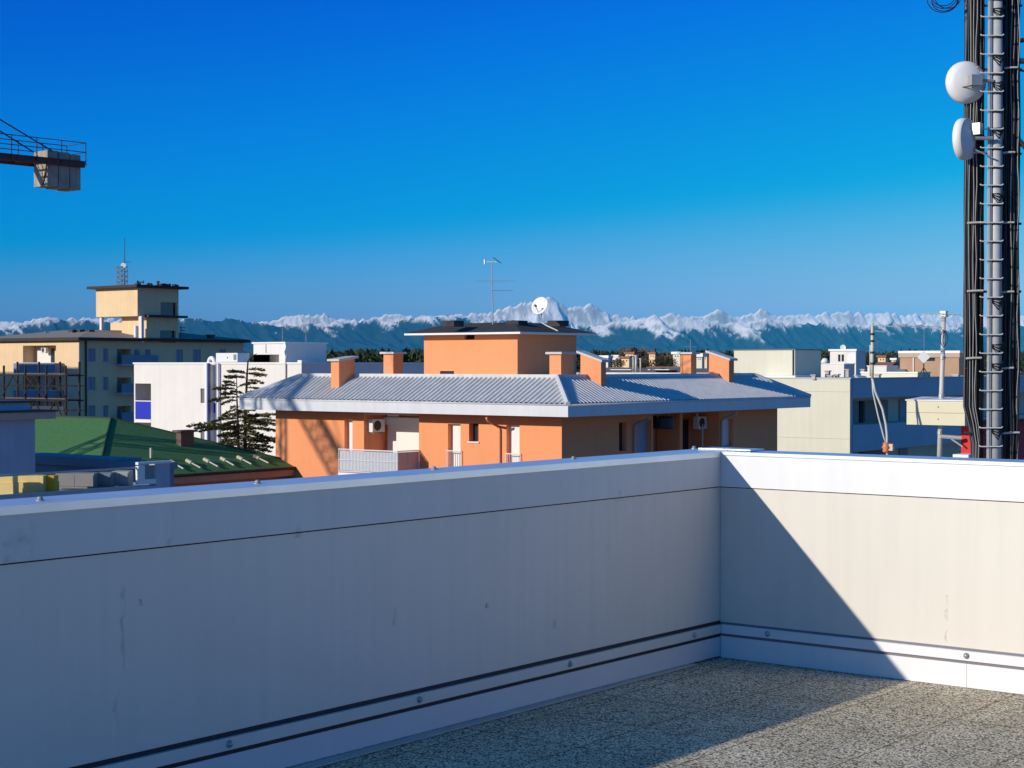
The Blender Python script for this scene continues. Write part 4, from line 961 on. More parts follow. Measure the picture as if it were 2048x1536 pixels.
m = MB(); m.lathe(at(1703, 717, 168.5), (-DV*.6-RV*.8), [(0, 0), (-.02, .4), (.05, .55), (.05, 0)], 20)
tag(m.build('satellite_dish', dish_white, None), 'large white dish on the wall of the white house', 'satellite dish')
p = at(1650, 733, 160); t2 = thing('mushroom_vent', 'small white mushroom vent left of the white house', 'roof vent', p)
MB().lathe((p.x, p.y, p.z-1), (0, 0, 1), [(0, .12), (1.3, .12), (1.35, .45), (1.75, .22), (1.8, 0)], 14).build('cowl', white, t2, smooth=True)
m = MB(); q = at(1650, 716, 160); m.tube([(p.x, p.y, p.z+.8), (p.x, p.y, q.z+.6)], .03, 5); m.build('rod', dark_steel, t2)

# far town houses (each its own)
TH = [('pale yellow far house left of the bare trees', 1251, 1268, 1276, 708, 330, yellow), ('yellow far house right under the bare trees', 1298, 1310, 1312, 708, 340, yellow), ('cream far house left of the middle chimney', 1346, 1360, 1366, 708, 300, cream),
      ('low white far house left of the bare tree clump', 1225, 1252, 1262, 713.5, 380, white_wall), ('tan far house among the bare trees', 1242, 1258, 1268, 717, 300, yellow), ('cream block with windows between the right chimneys', 1393, 1404, 1409, 714, 190, cream), ('yellow block behind the right chimney', 1403, 1414, 1430, 712, 215, yellow),
      ('low cream far house behind the bent antenna pole', 1756, 1771, 1776, 715, 320, yellow), ('white far shed right of the bent pole', 1783, 1792, 1800, 720, 350, white_wall),
      ('white far roof beside the leftmost sloped chimney', 1202, 1216, 1222, 716, 260, white_wall)]
for l, xl, xc, xr, yt, D, mm in TH:
    w = [(xl+(xc-xl)*.25, xl+(xc-xl)*.4, yt+3, yt+6), (xl+(xc-xl)*.62, xl+(xc-xl)*.78, yt+3, yt+6)]
    house('far_house', l, xl, xc, xr, yt, D, mm, terracotta if mm is yellow else white, w, group='far houses of the town', edge=.25)
# low pitched terracotta roofs in front of the trees
def gable(label, xl, xc, xr, ye, yr, D, wall):
    X0, X1, Y0, Y1, _, ze = dims(xl, xc, xr, ye, D); zr = at(xc, yr, D).z
    t = thing('gabled_house', label, 'house', (X1, Y0, 0), 'far houses of the town')
    bx('wall', wall, t, X0, X1, Y0, Y1, 0, ze); ym = (Y0+Y1)/2; m = MB()
    m.prism([(X0-.3, Y0-.4, ze-.1), (X0-.3, ym, zr), (X0-.3, Y1+.4, ze-.1)], (X1-X0+.6, 0, 0)); m.build('roof', terracotta, t)
gable('low house with a dull red tiled roof left of the pale pipes', 1195, 1266, 1276, 744, 735, 150, brown_tile)
gable('low red roofed house right of the pale pipes', 1290, 1352, 1372, 742, 733, 165, brown_tile)
gable('dark red roofed house far behind the bent pole', 1752, 1780, 1795, 731, 724, 220, brown_tile)
t2, a, b, c_, d_, z = house('flat_roof_house', 'low flat roof with white edges behind the ribbed roof', 1214, 1420, 1470, 746, 122, brown_tile, mat('dark_blue_roof', (.06, .07, .10), .8), edge=.2)
for (xa_, xb_, l) in ((1297, 1338, 'long white roof edge slab right of the pale pipes'), (1346, 1366, 'short white roof slab left of the middle chimney'), (1222, 1262, 'thin pale roof slab left of the pale pipes')):
    p = at(xa_, 745, 124); q = onY(xb_, 745, p.y); zz_ = at(xa_, 740, 124).z
    t2 = thing('roof_slab', l, 'roof slab', (p.x, p.y, z)); bx('slab', white_wall, t2, p.x, q.x, p.y, p.y+1.2, z+.2, zz_); bx('edge', white, t2, p.x-.04, q.x+.04, p.y-.04, p.y+1.24, zz_+.003, zz_+.05)
g = 'pale vent pipes behind the ribbed roof'
for (x, yt, w_, l) in ((1272, 712, 4.5, 'taller of two pale vent pipes in front of the bare trees'), (1281, 718, 3, 'shorter of two pale vent pipes in front of the bare trees'), (1266.5, 716, 3, 'thin grey vent pipe beside the taller pale pipe')):
    p = at(x, 745, 123); h_ = at(x, yt, 123).z; r_ = w_*123/F/2
    t2 = thing('vent_pipe', l, 'vent pipe', (p.x, p.y, z), g); MB().tube([(p.x, p.y, z), (p.x, p.y, h_)], r_, 8).build('pipe', pale_pipe, t2, smooth=True)
    MB().lathe((p.x, p.y, h_), (0, 0, 1), [(-.05, r_*1.1), (-.05, r_*1.6), (.05, r_*1.6), (.05, 0)], 10).build('cap', pale_pipe, t2)
for (x, yb_, yt, D, l) in ((1381, 708, 679, 128, 'thin TV aerial behind the middle right chimney'), (1267, 740, 703, 140, 'thin rod aerial in front of the bare trees'), (1848, 700, 640, 145, 'very thin aerial rod behind the diamond antenna')):
    p = at(x, yb_, D); q = at(x, yt, D)
    t2 = thing('roof_aerial', l, 'aerial', (p.x, p.y, p.z-1.5)); MB().tube([(p.x, p.y, p.z-1.5), (p.x, p.y, q.z)], .022, 5).build('rod', galv, t2)
    m = MB(); yagi(m, Vector((p.x, p.y, at(x, yt+14, D).z)), -RV+DV*.2, 1.0, .5, 5, .012); m.build('antenna', galv, t2)

# ------------------------------------------------------------------ 10. red house, cabinet, poles, mast
DM = 30
c = at(1945, 850, 33.5); X1, Y0 = c.x, c.y
ZRED = at(1945, 850, 33.5).z; zlow = at(1945, 917, 33).z-.9
t = thing('red_house', 'dark red plastered house top behind the foot of the cable mast', 'house', (X1, Y0, 0))
Xl = onY(1922, 880, Y0).x
m = MB(); block(m, Xl, X1, Y0, Y0+4, 0, ZRED, [], []); m.build('wall', red, t)
bx('roof_edge', dark_brown, t, Xl-.08, X1+.08, Y0-.08, Y0+4.08, ZRED+.003, ZRED+.06)
bx('lower_roof', grey_wall, t, Xl-.6, X1+4, Y0-6, Y0-.003, 0, zlow)
v = onY(1912, 915, Y0-.25); bx('ledge', white, t, onY(1914, 914, Y0-.25).x, onY(1945, 914, Y0-.25).x, Y0-.45, Y0-.004, at(1930, 921, 33).z, at(1930, 910, 33).z)
# cream cabinet
c = at(1930, 802, 33.0); x0c = onY(1813, 806, c.y).x
zt_ = at(1930, 803, 33).z; zb_ = at(1930, 852, 33).z; zmid = at(1930, 827, 33).z
t = thing('cream_cabinet', 'cream two panel cabinet fixed to the white pole left of the mast', 'cabinet', (c.x, c.y, zb_))
bx('body', cream, t, x0c, c.x, c.y+.02, c.y+.75, zb_, zt_)
cab2 = mat('cabinet_cream', (.66, .60, .42), .6, .05, 2)
for (z0_, z1_) in ((zb_+.004, zmid-.006), (zmid+.006, zt_-.004)):
    q = bx('panel', cab2, t, x0c+.004, c.x-.004, c.y, c.y+.017, z0_, z1_)
    xm_ = (x0c+c.x)/2+.06; bx('latch', dark_steel, q, xm_-.008, xm_+.008, c.y-.008, c.y-.002, (z0_+z1_)/2-.012, (z0_+z1_)/2+.012)
m = MB(); m.prism([(x0c-.02, c.y-.02, zt_+.003), (c.x+.02, c.y-.02, zt_+.003), (c.x+.02, c.y+.77, zt_+.05), (x0c-.02, c.y+.77, zt_+.05)], (0, 0, .02)); m.build('lid', white, t)
# white pole with aerials
DPB = 33.6
pb = at(1878, 945, DPB); pt = at(1888, 626, DPB)
t = thing('antenna_pole', 'leaning white antenna pole with crossbar aerials beside the mast', 'pole', pb)
MB().tube([pb, pb.lerp(pt, .5), pt], [.052, .048, .04], 10).build('pole', pale_pipe, t, smooth=True)
m = MB()
for f_ in (.25, .48, .72, .88): q = pb.lerp(pt, f_); m.tube([q-ZU*.03, q+ZU*.03], .062, 10)
m.build('clamp', galv, t)
m = MB(); q = at(1888, 628, DPB); d_ = (RV*.97+DV*.2)
yagi(m, q-RV*.02, d_, .75, .55, 8, .007); m.build('antenna', pale_pipe, t)
bx('head_box', dish_white, t, q.x-.06, q.x+.06, q.y-.06, q.y+.06, q.z-.06, q.z+.06)
m = MB(); q = at(1885, 654, DPB); q2 = at(1795, 652, DPB-.3); m.tube([q, q2], .008, 5); 
for k in range(9): w = q.lerp(q2, k/8); m.tube([w-DV*.16-ZU*.02, w+DV*.16+ZU*.02], .005, 4)
m.build('antenna', pale_pipe, t)
for s, r_ in ((-1, 7), (1, 9)):
    pts = [at(1887+s*r_*math.sin(math.pi*k/8), 660+35*k/8, DPB-.08) for k in range(9)]
    MB().tube(pts, .008, 5).build('cable', black_cable, t)
a = at(1880, 873, DPB-.1); b = at(1922, 876, DPB-.1); m = MB(); m.tube([a, b], .04, 8); m.tube([a.lerp(b, .5)-ZU*.02, at(1925, 893, DPB-.1)], .018, 6); m.build('bracket', pale_pipe, t)
# bent pole with conduits
DPA = 33
top = at(1744.5, 649, DPA); mid = at(1744.5, 757, DPA); ins = at(1774, 893, DPA); end = at(1775, 935, DPA)
t = thing('antenna_pole', 'grey antenna pole whose two conduits bend down to an orange insulator', 'pole', (end.x, end.y, end.z))
MB().tube([mid, at(1744.5, 715, DPA), at(1745, 690, DPA), top], [.030, .034, .036, .026], 10).build('pole', pale_pipe, t, smooth=True)
MB().tube([at(1740.5, 752, DPA+.1), at(1740.5, 690, DPA+.1)], .016, 6).build('side_rod', pale_pipe, t, smooth=True)
m = MB()
for y in (668, 682, 705, 727): q = at(1744.5, y, DPA); m.tube([q-ZU*.02, q+ZU*.02], .045, 10)
m.build('clamp', dark_steel, t)
MB().tube([mid, at(1746, 785, DPA), at(1756, 830, DPA), at(1767, 872, DPA), ins], .016, 8).build('conduit', pale_pipe, t, smooth=True)
MB().tube([mid, at(1750, 782, DPA), at(1765, 818, DPA), at(1772, 850, DPA), at(1774, 870, DPA), ins, end], .024, 8).build('conduit', pale_pipe, t, smooth=True)
MB().lathe(at(1772, 905, DPA), ZU, [(0, 0), (0, .04), (.03, .075), (.06, .05), (.10, .085), (.14, .06), (.19, .06), (.2, 0)], 14).build('insulator', mat('orange_insulator', (.65, .22, .10), .4), t, smooth=True)
q = at(1782, 895, DPA-.03); MB().box(q.x-.05, q.x+.05, q.y-.04, q.y+.04, q.z-.06, q.z+.07).build('junction_box', mat('pale_orange_box', (.70, .45, .34), .5), t)
m = MB(); q = at(1745, 650, DPA); m.tube([q-RV*.05, at(1800, 654, DPA-.2)], .008, 5)
for k in range(8): w = q.lerp(at(1800, 654, DPA-.2), .1+.9*k/7); m.tube([w-DV*.18, w+DV*.18], .005, 4)
m.tube([at(1745, 661, DPA), at(1768, 664, DPA)], .008, 5); m.build('antenna', pale_pipe, t)
m = MB()
for y in (682, 688, 694, 700): q = at(1750, y, DPA); m.tube([q, q+RV*.055], .005, 4)
m.build('step', galv, t)

# the cable mast
pc = at(1986.5, 800, DM); zb0 = zlow; ztm = at(1986, -70, DM).z
t = thing('cable_mast', 'tall telecom mast wrapped in black cables with white drum dishes', 'mast', (pc.x, pc.y, zb0))
def mp(x, dd=0): return pc+RV*((x-1986.5)*DM/F)+DV*dd
def V3(p, z): return Vector((p.x, p.y, z))
pc_ = pc.copy(); pc = pc-DV*.12
MB().tube([V3(pc, zb0), V3(pc, ztm)], .104, 20).build('pole', mat('mast_grey', (.46, .46, .46), .5, .12, 6), t, smooth=True)
rgm = random.Random(5)
z = zb0+.3; k = 0
while z < ztm:
    m = MB(); m.tube([V3(pc, z-.017), V3(pc, z+.017)], .114, 20); m.build('band', black_cable, t); z += .325; k += 1
for (y, w) in ((22, .2), (115, .16), (170, .25), (260, .2), (390, .12), (600, .12), (690, .28), (728, .2), (858, .14)):
    zz_ = at(1986, y, DM).z; m = MB()
    for j in range(4):
        a = rgm.uniform(0, 1); m.tube([V3(pc, zz_)+RV*(-.11+.0*a)-DV*.06, V3(pc, zz_-.06*j)+RV*.02-DV*.115, V3(pc, zz_-.05+.1*a)+RV*.125-DV*.05], .014, 5)
    m.build('strap', black_cable, t)
pc = pc_
# spine ladder
sp_ = mp(1970.5, -.19); lad = MB().prism([V3(sp_, zb0+.1)-RV*.022-DV*.02, V3(sp_, zb0+.1)+RV*.012-DV*.02, V3(sp_, zb0+.1)+RV*.012+DV*.02, V3(sp_, zb0+.1)-RV*.022+DV*.02], (0, 0, ztm-zb0-.1)).build('ladder', mat('ladder_galvanised', (.60, .59, .56), .4, .1, 5, metal=.2), t)
MB().prism([V3(sp_, zb0+.1)+RV*.024-DV*.02, V3(sp_, zb0+.1)+RV*.044-DV*.02, V3(sp_, zb0+.1)+RV*.044+DV*.02, V3(sp_, zb0+.1)+RV*.024+DV*.02], (0, 0, ztm-zb0-.1)).build('stile', galv, lad)
lm_ = mat('rung_bright', (.66, .65, .62), .4)
z = at(1970, 892, DM).z; r0 = None
while z > zb0+.3: z -= .325
while z < ztm:
    if r0 is None:
        m = MB(); m.tube([V3(mp(1951.5, -.245), z+.022), V3(mp(1953, -.245), z+.004), V3(mp(1956, -.245), z), V3(mp(1992, -.245), z), V3(mp(1995.5, -.245), z+.004), V3(mp(1997.5, -.245), z+.022)], .0115, 6)
        r0 = m.build('rung', lm_, lad, smooth=True); zr0 = z
    else:
        r = r0.copy(); COL.objects.link(r); r.parent = lad; r.location = (0, 0, z-zr0)
    z += .3255
# cables
cab_g = mat('grey_cable_sheath', (.10, .10, .11), .4, .2, 4); cab_l = mat('pale_cable_sheath', (.30, .29, .28), .4, .2, 4)
def cable(x, dd, r, mm, wob=1.0, z0=None, z1=None):
    z0 = zb0+.05 if z0 is None else z0; z1 = ztm if z1 is None else z1
    n = 30; ph = rgm.uniform(0, 6); am = rgm.uniform(.006, .026)*wob; fq = rgm.uniform(.5, 2.4); pts = []
    for i in range(n+1):
        zz_ = z0+(z1-z0)*i/n
        f_ = min(1, max(0, (at(1986, 815, DM).z-zz_)/.55)); f_ = f_*f_*(3-2*f_); xx = x+(16*(1966-x)/32*f_ if x < 1968 else 0)
        pts.append(V3(mp(xx, dd), zz_)+RV*(am*math.sin(zz_*fq*2+ph))+DV*(am*math.cos(zz_*fq+ph)))
    MB().tube(pts, r, 6).build('cable', mm, t, smooth=True)
for i in range(30): cable(1934+i*1.12+rgm.uniform(-1, 1), rgm.uniform(-.04, .14), rgm.uniform(.012, .021), black_cable if rgm.random() < .8 else cab_g, .7)
for i in range(11): cable(1935.5+i*3.2, .20, .030, black_cable, .2)
for i in range(30): cable(2002+i*1.22+rgm.uniform(-1, 1), rgm.uniform(-.04, .14), rgm.uniform(.012, .021), black_cable if rgm.random() < .8 else cab_g, .7)
for i in range(11): cable(2002+i*3.4, .20, .030, black_cable, .2)
for x in (1936.5, 1944, 1949, 2001, 2019, 2033): cable(x, -.055, .009, cab_l, .8)
# cable brackets
for (y, xa_, xb_) in ((138, 1933, 1950), (138, 2004, 2029), (307, 1932, 1963), (307, 2001, 2025), (447, 1931, 1966), (447, 1999, 2024), (583, 1931, 1963), (585, 1999, 2024), (717, 1929, 1960), (737, 2000, 2024), (866, 2003, 2036)):
    zz_ = at(1986, y, DM).z
    MB().tube([V3(mp(xa_, -.09), zz_), V3(mp((xa_+xb_)/2, -.095), zz_+.01), V3(mp(xb_, -.09), zz_+.012)], .019, 6).build('cable_bracket', pale_pipe, t)
for y in (10, 138, 307, 447, 583, 737, 866):
    zz_ = at(1986, y, DM).z; m = MB(); m.tube([V3(mp(1931, .05), zz_), V3(mp(2043, .05), zz_)], .022, 6); m.build('cross_bar', dark_steel, t)
# mast dishes
def drum(c, ax, r, dep, label, flat):
    ax = Vector(ax).normalized()
    prof = [(0, 0), (.0, r*.3), (-.02, r*.7), (-.05, r*.97), (-.05-dep*.2, r), (-.05-dep, r*.98)]
    if flat: prof += [(-.05-dep, r*.8), (-.12-dep, r*.35), (-.12-dep, 0)]
    else: prof += [(-.05-dep-.06, r*.7), (-.05-dep-.10, r*.35), (-.05-dep-.11, 0)]
    o = MB().lathe(c, ax, prof, 32).build('drum_dish', dish_white, t, smooth=True)
    o['label'] = label
    bk = Vector(c)-ax*(dep+.17)
    return o, bk, ax
c = at(1929, 165, DM-.05); o, bk, ax = drum(c+DV*.1, (DV*.97-RV*.22), .373, .10, 'upper white dish seen from its domed back', False)
q = bk+RV*.05; m = MB(); s_ = ax.cross(ZU).normalized()
m.prism([q-s_*.10-ZU*.09, q+s_*.10-ZU*.09, q+s_*.10+ZU*.09, q-s_*.10+ZU*.09], -ax*.14); m.build('radio_unit', galv, o)
MB().tube([q-ax*.1-ZU*.05, q-ax*.05-RV*.10-ZU*.10, q+ax*.02-RV*.2-ZU*.11], .010, 6).build('feed_cable', black_cable, o)
m = MB(); m.tube([q-ax*.05, q+RV*.35], .03, 8); m.build('arm', galv, o)
c = at(1914, 280, DM-.05); o, bk, ax = drum(c-DV*.05, (-RV*.72+DV*.55), .365, .15, 'lower white drum dish seen from the side', True)
m = MB(); m.tube([bk, bk+RV*.3], .035, 8); m.tube([bk-ZU*.2, bk+RV*.3-ZU*.34], .015, 6); m.build('arm', galv, o)
q = bk+RV*.04; bx('radio_unit', galv, o, q.x-.07, q.x+.07, q.y-.07, q.y+.07, q.z+.06, q.z+.26)
# arms at the right of the mast and coil at the top
m = MB(); m.tube([at(2036, 278, DM), at(2070, 318, DM)], .045, 8); m.tube([at(2036, 122, DM), at(2075, 122, DM)], .05, 8); m.tube([at(2036, 140, DM), at(2075, 146, DM)], .02, 6); m.tube([at(2036, 82, DM), at(2075, 76, DM)], .04, 8); m.build('side_arm', dark_steel, t)
m = MB(); m.tube([at(1935, -30, DM), at(1870, -34, DM)], .03, 8); m.build('side_arm', dark_steel, t)
coil = MB(); c = at(1889, -6, DM)
for k in range(5):
    r_ = .20+rgm.uniform(-.03, .05); an = rgm.uniform(-.3, .3); oo = RV*rgm.uniform(-.04, .05)+ZU*rgm.uniform(-.04, .03)
    coil.tube([c+oo+RV*(r_*1.15*math.cos(a))+ZU*(r_*math.sin(a))+DV*(.05*k-.1+an*.2*math.cos(a)) for a in [2*math.pi*j/22 for j in range(23)]], .009, 5, cap=False)
coil.build('cable_coil', mat('dark_blue_cable', (.02, .02, .05), .4), t)

# ------------------------------------------------------------------ 11. trees
def leafm(name, a, b_):
    m = bpy.data.materials.new(name); m.use_nodes = True; N = m.node_tree.nodes; L = m.node_tree.links; b = N['Principled BSDF']
    b.inputs['Roughness'].default_value = .7; b.inputs['Specular IOR Level'].default_value = .2
    g = N.new('ShaderNodeNewGeometry'); r = N.new('ShaderNodeValToRGB'); r.color_ramp.elements[0].color = list(a)+[1]; r.color_ramp.elements[1].color = list(b_)+[1]
    L.new(g.outputs['Random Per Island'], r.inputs['Fac']); L.new(r.outputs['Color'], b.inputs['Base Color'])
    return m
needle = leafm('cedar_needles', (.05, .06, .018), (.20, .18, .055))
pine_m = leafm('pine_needles', (.015, .028, .010), (.045, .065, .02))
olive_m = leafm('winter_leaves', (.05, .045, .02), (.13, .11, .045))
twig_m = leafm('bare_twigs', (.10, .065, .04), (.24, .17, .11))
green_m = leafm('evergreen_leaves', (.02, .05, .012), (.05, .10, .025))
def leaf(mb, p, d, l, w, rg):
    d = Vector(d).normalized(); s = d.cross(Vector((rg.uniform(-1, 1), rg.uniform(-1, 1), rg.uniform(-.6, 1)))).normalized()*w
    mb.quad(p-s*.35, p+d*l*.5-s, p+d*l, p+d*l*.5+s)
def cedar():
    rg = random.Random(11); D = 93
    b0 = at(485, 905, D); t = thing('cedar_tree', 'thin layered cedar tree with flat branches in front of the white building', 'tree', (b0.x, b0.y, 0))
    bl = RV; fw = DV
    lead = [[(478, 940), (476, 860), (474, 800), (473, 748)], [(486, 945), (490, 880), (492, 800), (494, 750), (496, 722), (503, 712), (514, 707)], [(492, 945), (492, 900), (491, 850), (492, 820)]]
    tr = MB(); fo = MB()
    base = V3(b0, 0)
    tr.tube([base, at(482, 945, D), at(478, 900, D)], [.2, .13, .10], 8)
    paths = []
    for k, L_ in enumerate(lead):
        pts = [at(x, y, D+(k-1)*.3) for x, y in L_]
        n = len(pts); tr.tube(pts, [.10-.085*i/(n-1) for i in range(n)], 6); paths.append(pts)
    def bough(p, d, ln, dens):
        d = Vector(d).normalized(); n = max(4, int(ln/.16)); side = d.cross(ZU).normalized()
        pts = []
        for i in range(n+1):
            f_ = i/n; pts.append(p+d*ln*f_+ZU*(.14*ln*f_-.30*ln*f_*f_))
        tr.tube(pts, [.025*(1-.8*i/n)+.004 for i in range(n+1)], 4)
        for i in range(1, n+1):
            f_ = i/n; w = ln*.30*math.sin(min(1, f_*1.15)*math.pi*.85)+.06
            for q in range(int(dens*(.5+1.3*f_))):
                o_ = rg.uniform(-1, 1); q_ = pts[i]+side*w*o_+d*rg.uniform(-.08, .08)+ZU*(rg.uniform(-.035, .05)-abs(o_)*w*.15)
                leaf(fo, q_, d*rg.uniform(.3, 1)+side*o_*.9+ZU*rg.uniform(-.15, .35), rg.uniform(.10, .20), rg.uniform(.018, .04), rg)
    # hand placed boughs (root px, tip px) read off the silhouette
    B = [(494, 740, 523, 739), (494, 748, 462, 741), (494, 748, 524, 749), (494, 757, 455, 752), (493, 760, 520, 764), (474, 768, 452, 763), (493, 768, 505, 766), (474, 772, 450, 770), (493, 776, 514, 777), (474, 775, 498, 767),
         (492, 784, 513, 784), (475, 780, 432, 775), (475, 790, 445, 786), (492, 790, 466, 782), (475, 795, 424, 799), (475, 793, 500, 792), (475, 800, 448, 806), (476, 795, 494, 793),
         (476, 818, 452, 827), (476, 812, 468, 815), (477, 828, 445, 834), (492, 822, 506, 820), (492, 826, 480, 822), (477, 838, 428, 841), (478, 845, 442, 851), (478, 836, 500, 830), (492, 838, 520, 828), (492, 840, 547, 826), (492, 846, 545, 838), (492, 850, 548, 846), (492, 858, 546, 858),
         (478, 858, 383, 846), (478, 862, 395, 852), (478, 860, 404, 858), (478, 866, 445, 868), (478, 872, 440, 870), (492, 862, 520, 868), (490, 868, 524, 872), (490, 880, 545, 874), (490, 884, 530, 880), (492, 888, 548, 880), (490, 890, 540, 892), (478, 880, 450, 884), (480, 890, 462, 892), (490, 898, 536, 900), (490, 900, 525, 908), (480, 850, 500, 856), (480, 868, 505, 876), (478, 852, 452, 858), (478, 842, 455, 846)]
    for (xr_, yr_, xt, yt) in B:
        dd_ = rg.uniform(-.5, .5); p = at(xr_, yr_, D); q = at(xt, yt, D+dd_)
        v = q-p; ln = v.length; bough(p, v+ZU*.10*ln, ln*1.02, 24)
        if ln > .8 and rg.random() < .8:
            bough(p.lerp(q, .35), v.normalized()+DV*rg.choice((-.8, .8)), ln*.5, 18)
    for k in range(40):                       # boughs towards and away from us fill the lower crown
        y = rg.uniform(820, 915); x = 477+rg.uniform(0, 15); p = at(x, y, D); s = rg.choice((-1, 1))
        bough(p, DV*s+RV*rg.uniform(-.7, .7)+ZU*.05, rg.uniform(.6, 1.5), 15)
    tr.build('trunk', bark, t); fo.build('crown', needle, t, fix=False)
cedar()
def cloud(mb, c, rx, ry, rz, n, ls, rg, flat=0):
    for k in range(n):
        while True:
            v = Vector((rg.uniform(-1, 1), rg.uniform(-1, 1), rg.uniform(-1, 1)))
            if .25 < v.length < 1: break
        p = Vector(c)+Vector((v.x*rx, v.y*ry, v.z*rz))
        leaf(mb, p, v+Vector((rg.uniform(-.7, .7), rg.uniform(-.7, .7), rg.uniform(-.5, .5))), ls*rg.uniform(.6, 1.4), ls*.3, rg)
def bushy(name, label, x, yt, yb, w, D, m, seed, group=None, n=900, cat='tree'):
    rg = random.Random(seed); p = at(x, yb, D); h0 = p.z; h1 = at(x, yt, D).z; W = w*D/F
    t = thing(name, label, cat, (p.x, p.y, 0), group)
    MB().tube([(p.x, p.y, 0), (p.x+.1, p.y, h0*.6), (p.x, p.y, (h0+h1)/2)], [W*.05+.06, W*.04+.05, .05], 6).build('trunk', bark, t)
    mb = MB(); k = 9
    for i in range(k):
        a = rg.uniform(0, 6.28); r_ = rg.uniform(.1, .62)*W/2; c = Vector((p.x+r_*math.cos(a), p.y+r_*math.sin(a), rg.uniform(h0+(h1-h0)*.25, h1-(h1-h0)*.22)))
        s = rg.uniform(.24, .42)
        cloud(mb, c, W*s, W*s, (h1-h0)*s*.75, n//k, W*.09, rg)
    mb.build('crown', m, t, fix=False)
def bare(label, x, yt, yb, w, D, seed, group=None, n=8):
    rg = random.Random(seed); p = at(x, yb, D); h1 = at(x, yt, D).z; W = w*D/F
    t = thing('bare_tree', label, 'tree', (p.x, p.y, 0), group); tr = MB(); tw = MB()
    H = h1; tr.tube([(p.x, p.y, 0), (p.x, p.y, H*.66)], [.32, .2], 6)
    def grow(a, d, ln, r_, lev):
        b = a+d*ln; (tr if lev < 2 else tw).tube([a, b], [max(r_, .06), max(r_*.7, .05)], 4 if lev < 2 else 3, cap=False)
        if lev >= 5: return
        for k in range(4 if lev < 2 else 3):
            e = (d+Vector((rg.uniform(-.55, .55), rg.uniform(-.55, .55), rg.uniform(.0, .5)))).normalized(); grow(a.lerp(b, rg.uniform(.4, 1)), e, ln*rg.uniform(.5, .75), r_*.62, lev+1)
    for k in range(n):
        a = 6.28*k/n+rg.uniform(-.3, .3); tl = rg.uniform(.1, .75)
        grow(Vector((p.x, p.y, H*rg.uniform(.55, .65))), Vector((math.cos(a)*tl, math.sin(a)*tl, 1)).normalized(), H*.165, .15, 0)
    tr.build('trunk', bark, t, fix=False); tw.build('crown', twig_m, t, fix=False)
g = 'bare winter trees of the far town'
for i, (x, yt, yb, w, l) in enumerate(((1254, 697, 725, 34, 'bare brown winter tree at the left of the far tree clump'), (1275, 690, 725, 44, 'tallest bare brown winter tree in the far tree clump'), (1300, 695, 725, 36, 'bare brown winter tree at the right of the far tree clump'), (1330, 703, 728, 32, 'low bare winter tree apart from the far clump'))):
    bare(l, x, yt, yb, w, 360, 20+i, g)
g = 'trees among the far houses'
for i, (x, yt, yb, w, D, m, l) in enumerate(((1235, 719, 742, 30, 260, olive_m, 'olive brown far bush right of the first sloped chimney'), (1288, 717, 742, 40, 270, olive_m, 'brownish far bush between the pale pipes and a red roof'), (1318, 715, 742, 34, 280, olive_m, 'wide olive far bush left of the middle chimney'),
        (1345, 716, 742, 26, 250, pine_m, 'dark far evergreen bush touching the middle chimney'), (1338, 708, 725, 26, 420, pine_m, 'dark round far tree left of the cream far house'), (1228, 705, 722, 26, 450, pine_m, 'dark far tree left of the bare clump'), (1212, 703, 722, 22, 460, pine_m, 'dark far tree right of the orange tower'),
        (1793, 717, 738, 16, 230, green_m, 'bright green far tree left of the brown roof house'), (1781, 707, 724, 22, 420, olive_m, 'brownish far tree beyond the brown roof house'), (1762, 706, 722, 24, 430, olive_m, 'grey brown far tree right of the bent pole'), (1740, 709, 726, 18, 400, pine_m, 'dark far tree right behind the bent pole'), (1733, 711, 730, 14, 330, pine_m, 'small dark far tree left of the bent pole'))):
    bushy('far_tree', l, x, yt, yb, w, D, m, 60+i, g)
# far-off woods that read as one mass
def wood(name, x0_, x1_, D0, D1, ytop, m, seed, n, ls, per=70):
    rg = random.Random(seed); mb = MB()
    for k in range(n):
        x = rg.uniform(x0_, x1_); D = rg.uniform(D0, D1); yt = ytop(x)+rg.uniform(-1.5, 4); top = at(x, yt, D).z; p = at(x, 728, D); W = rg.uniform(3.5, 6.5)
        hh = rg.uniform(4, 6)
        cloud(mb, (p.x, p.y, top-hh/2), W, W, hh/2, per, ls, rg)
        cloud(mb, (p.x+rg.uniform(-3, 3), p.y, max(2, top-hh*1.5)), W*.9, W*.9, hh*.8, per//2, ls*1.3, rg)
        mb.tube([(p.x, p.y, 0), (p.x, p.y, top-hh*.5)], .3, 4)
    tag(mb.build(name, m, None, fix=False), kind='stuff')
    return bpy.data.objects[mb and name]
o = wood('pine_wood', 610, 870, 380, 470, lambda x: 706 if x > 700 else 708, pine_m, 5, 90, 1.5); tag(o, 'dark pine wood on the horizon left of the orange tower', 'wood')
o = wood('far_wood', 1150, 2100, 800, 1100, lambda x: 708+2*math.sin(x*.03), pine_m, 6, 220, 2.6, 50); tag(o, 'dark line of far trees along the foot of the mountains', 'wood')
o = wood('left_wood', -60, 620, 800, 1000, lambda x: 712+2*math.sin(x*.05), pine_m, 8, 110, 2.6, 50); tag(o, 'dark line of far trees behind the white and yellow buildings', 'wood')

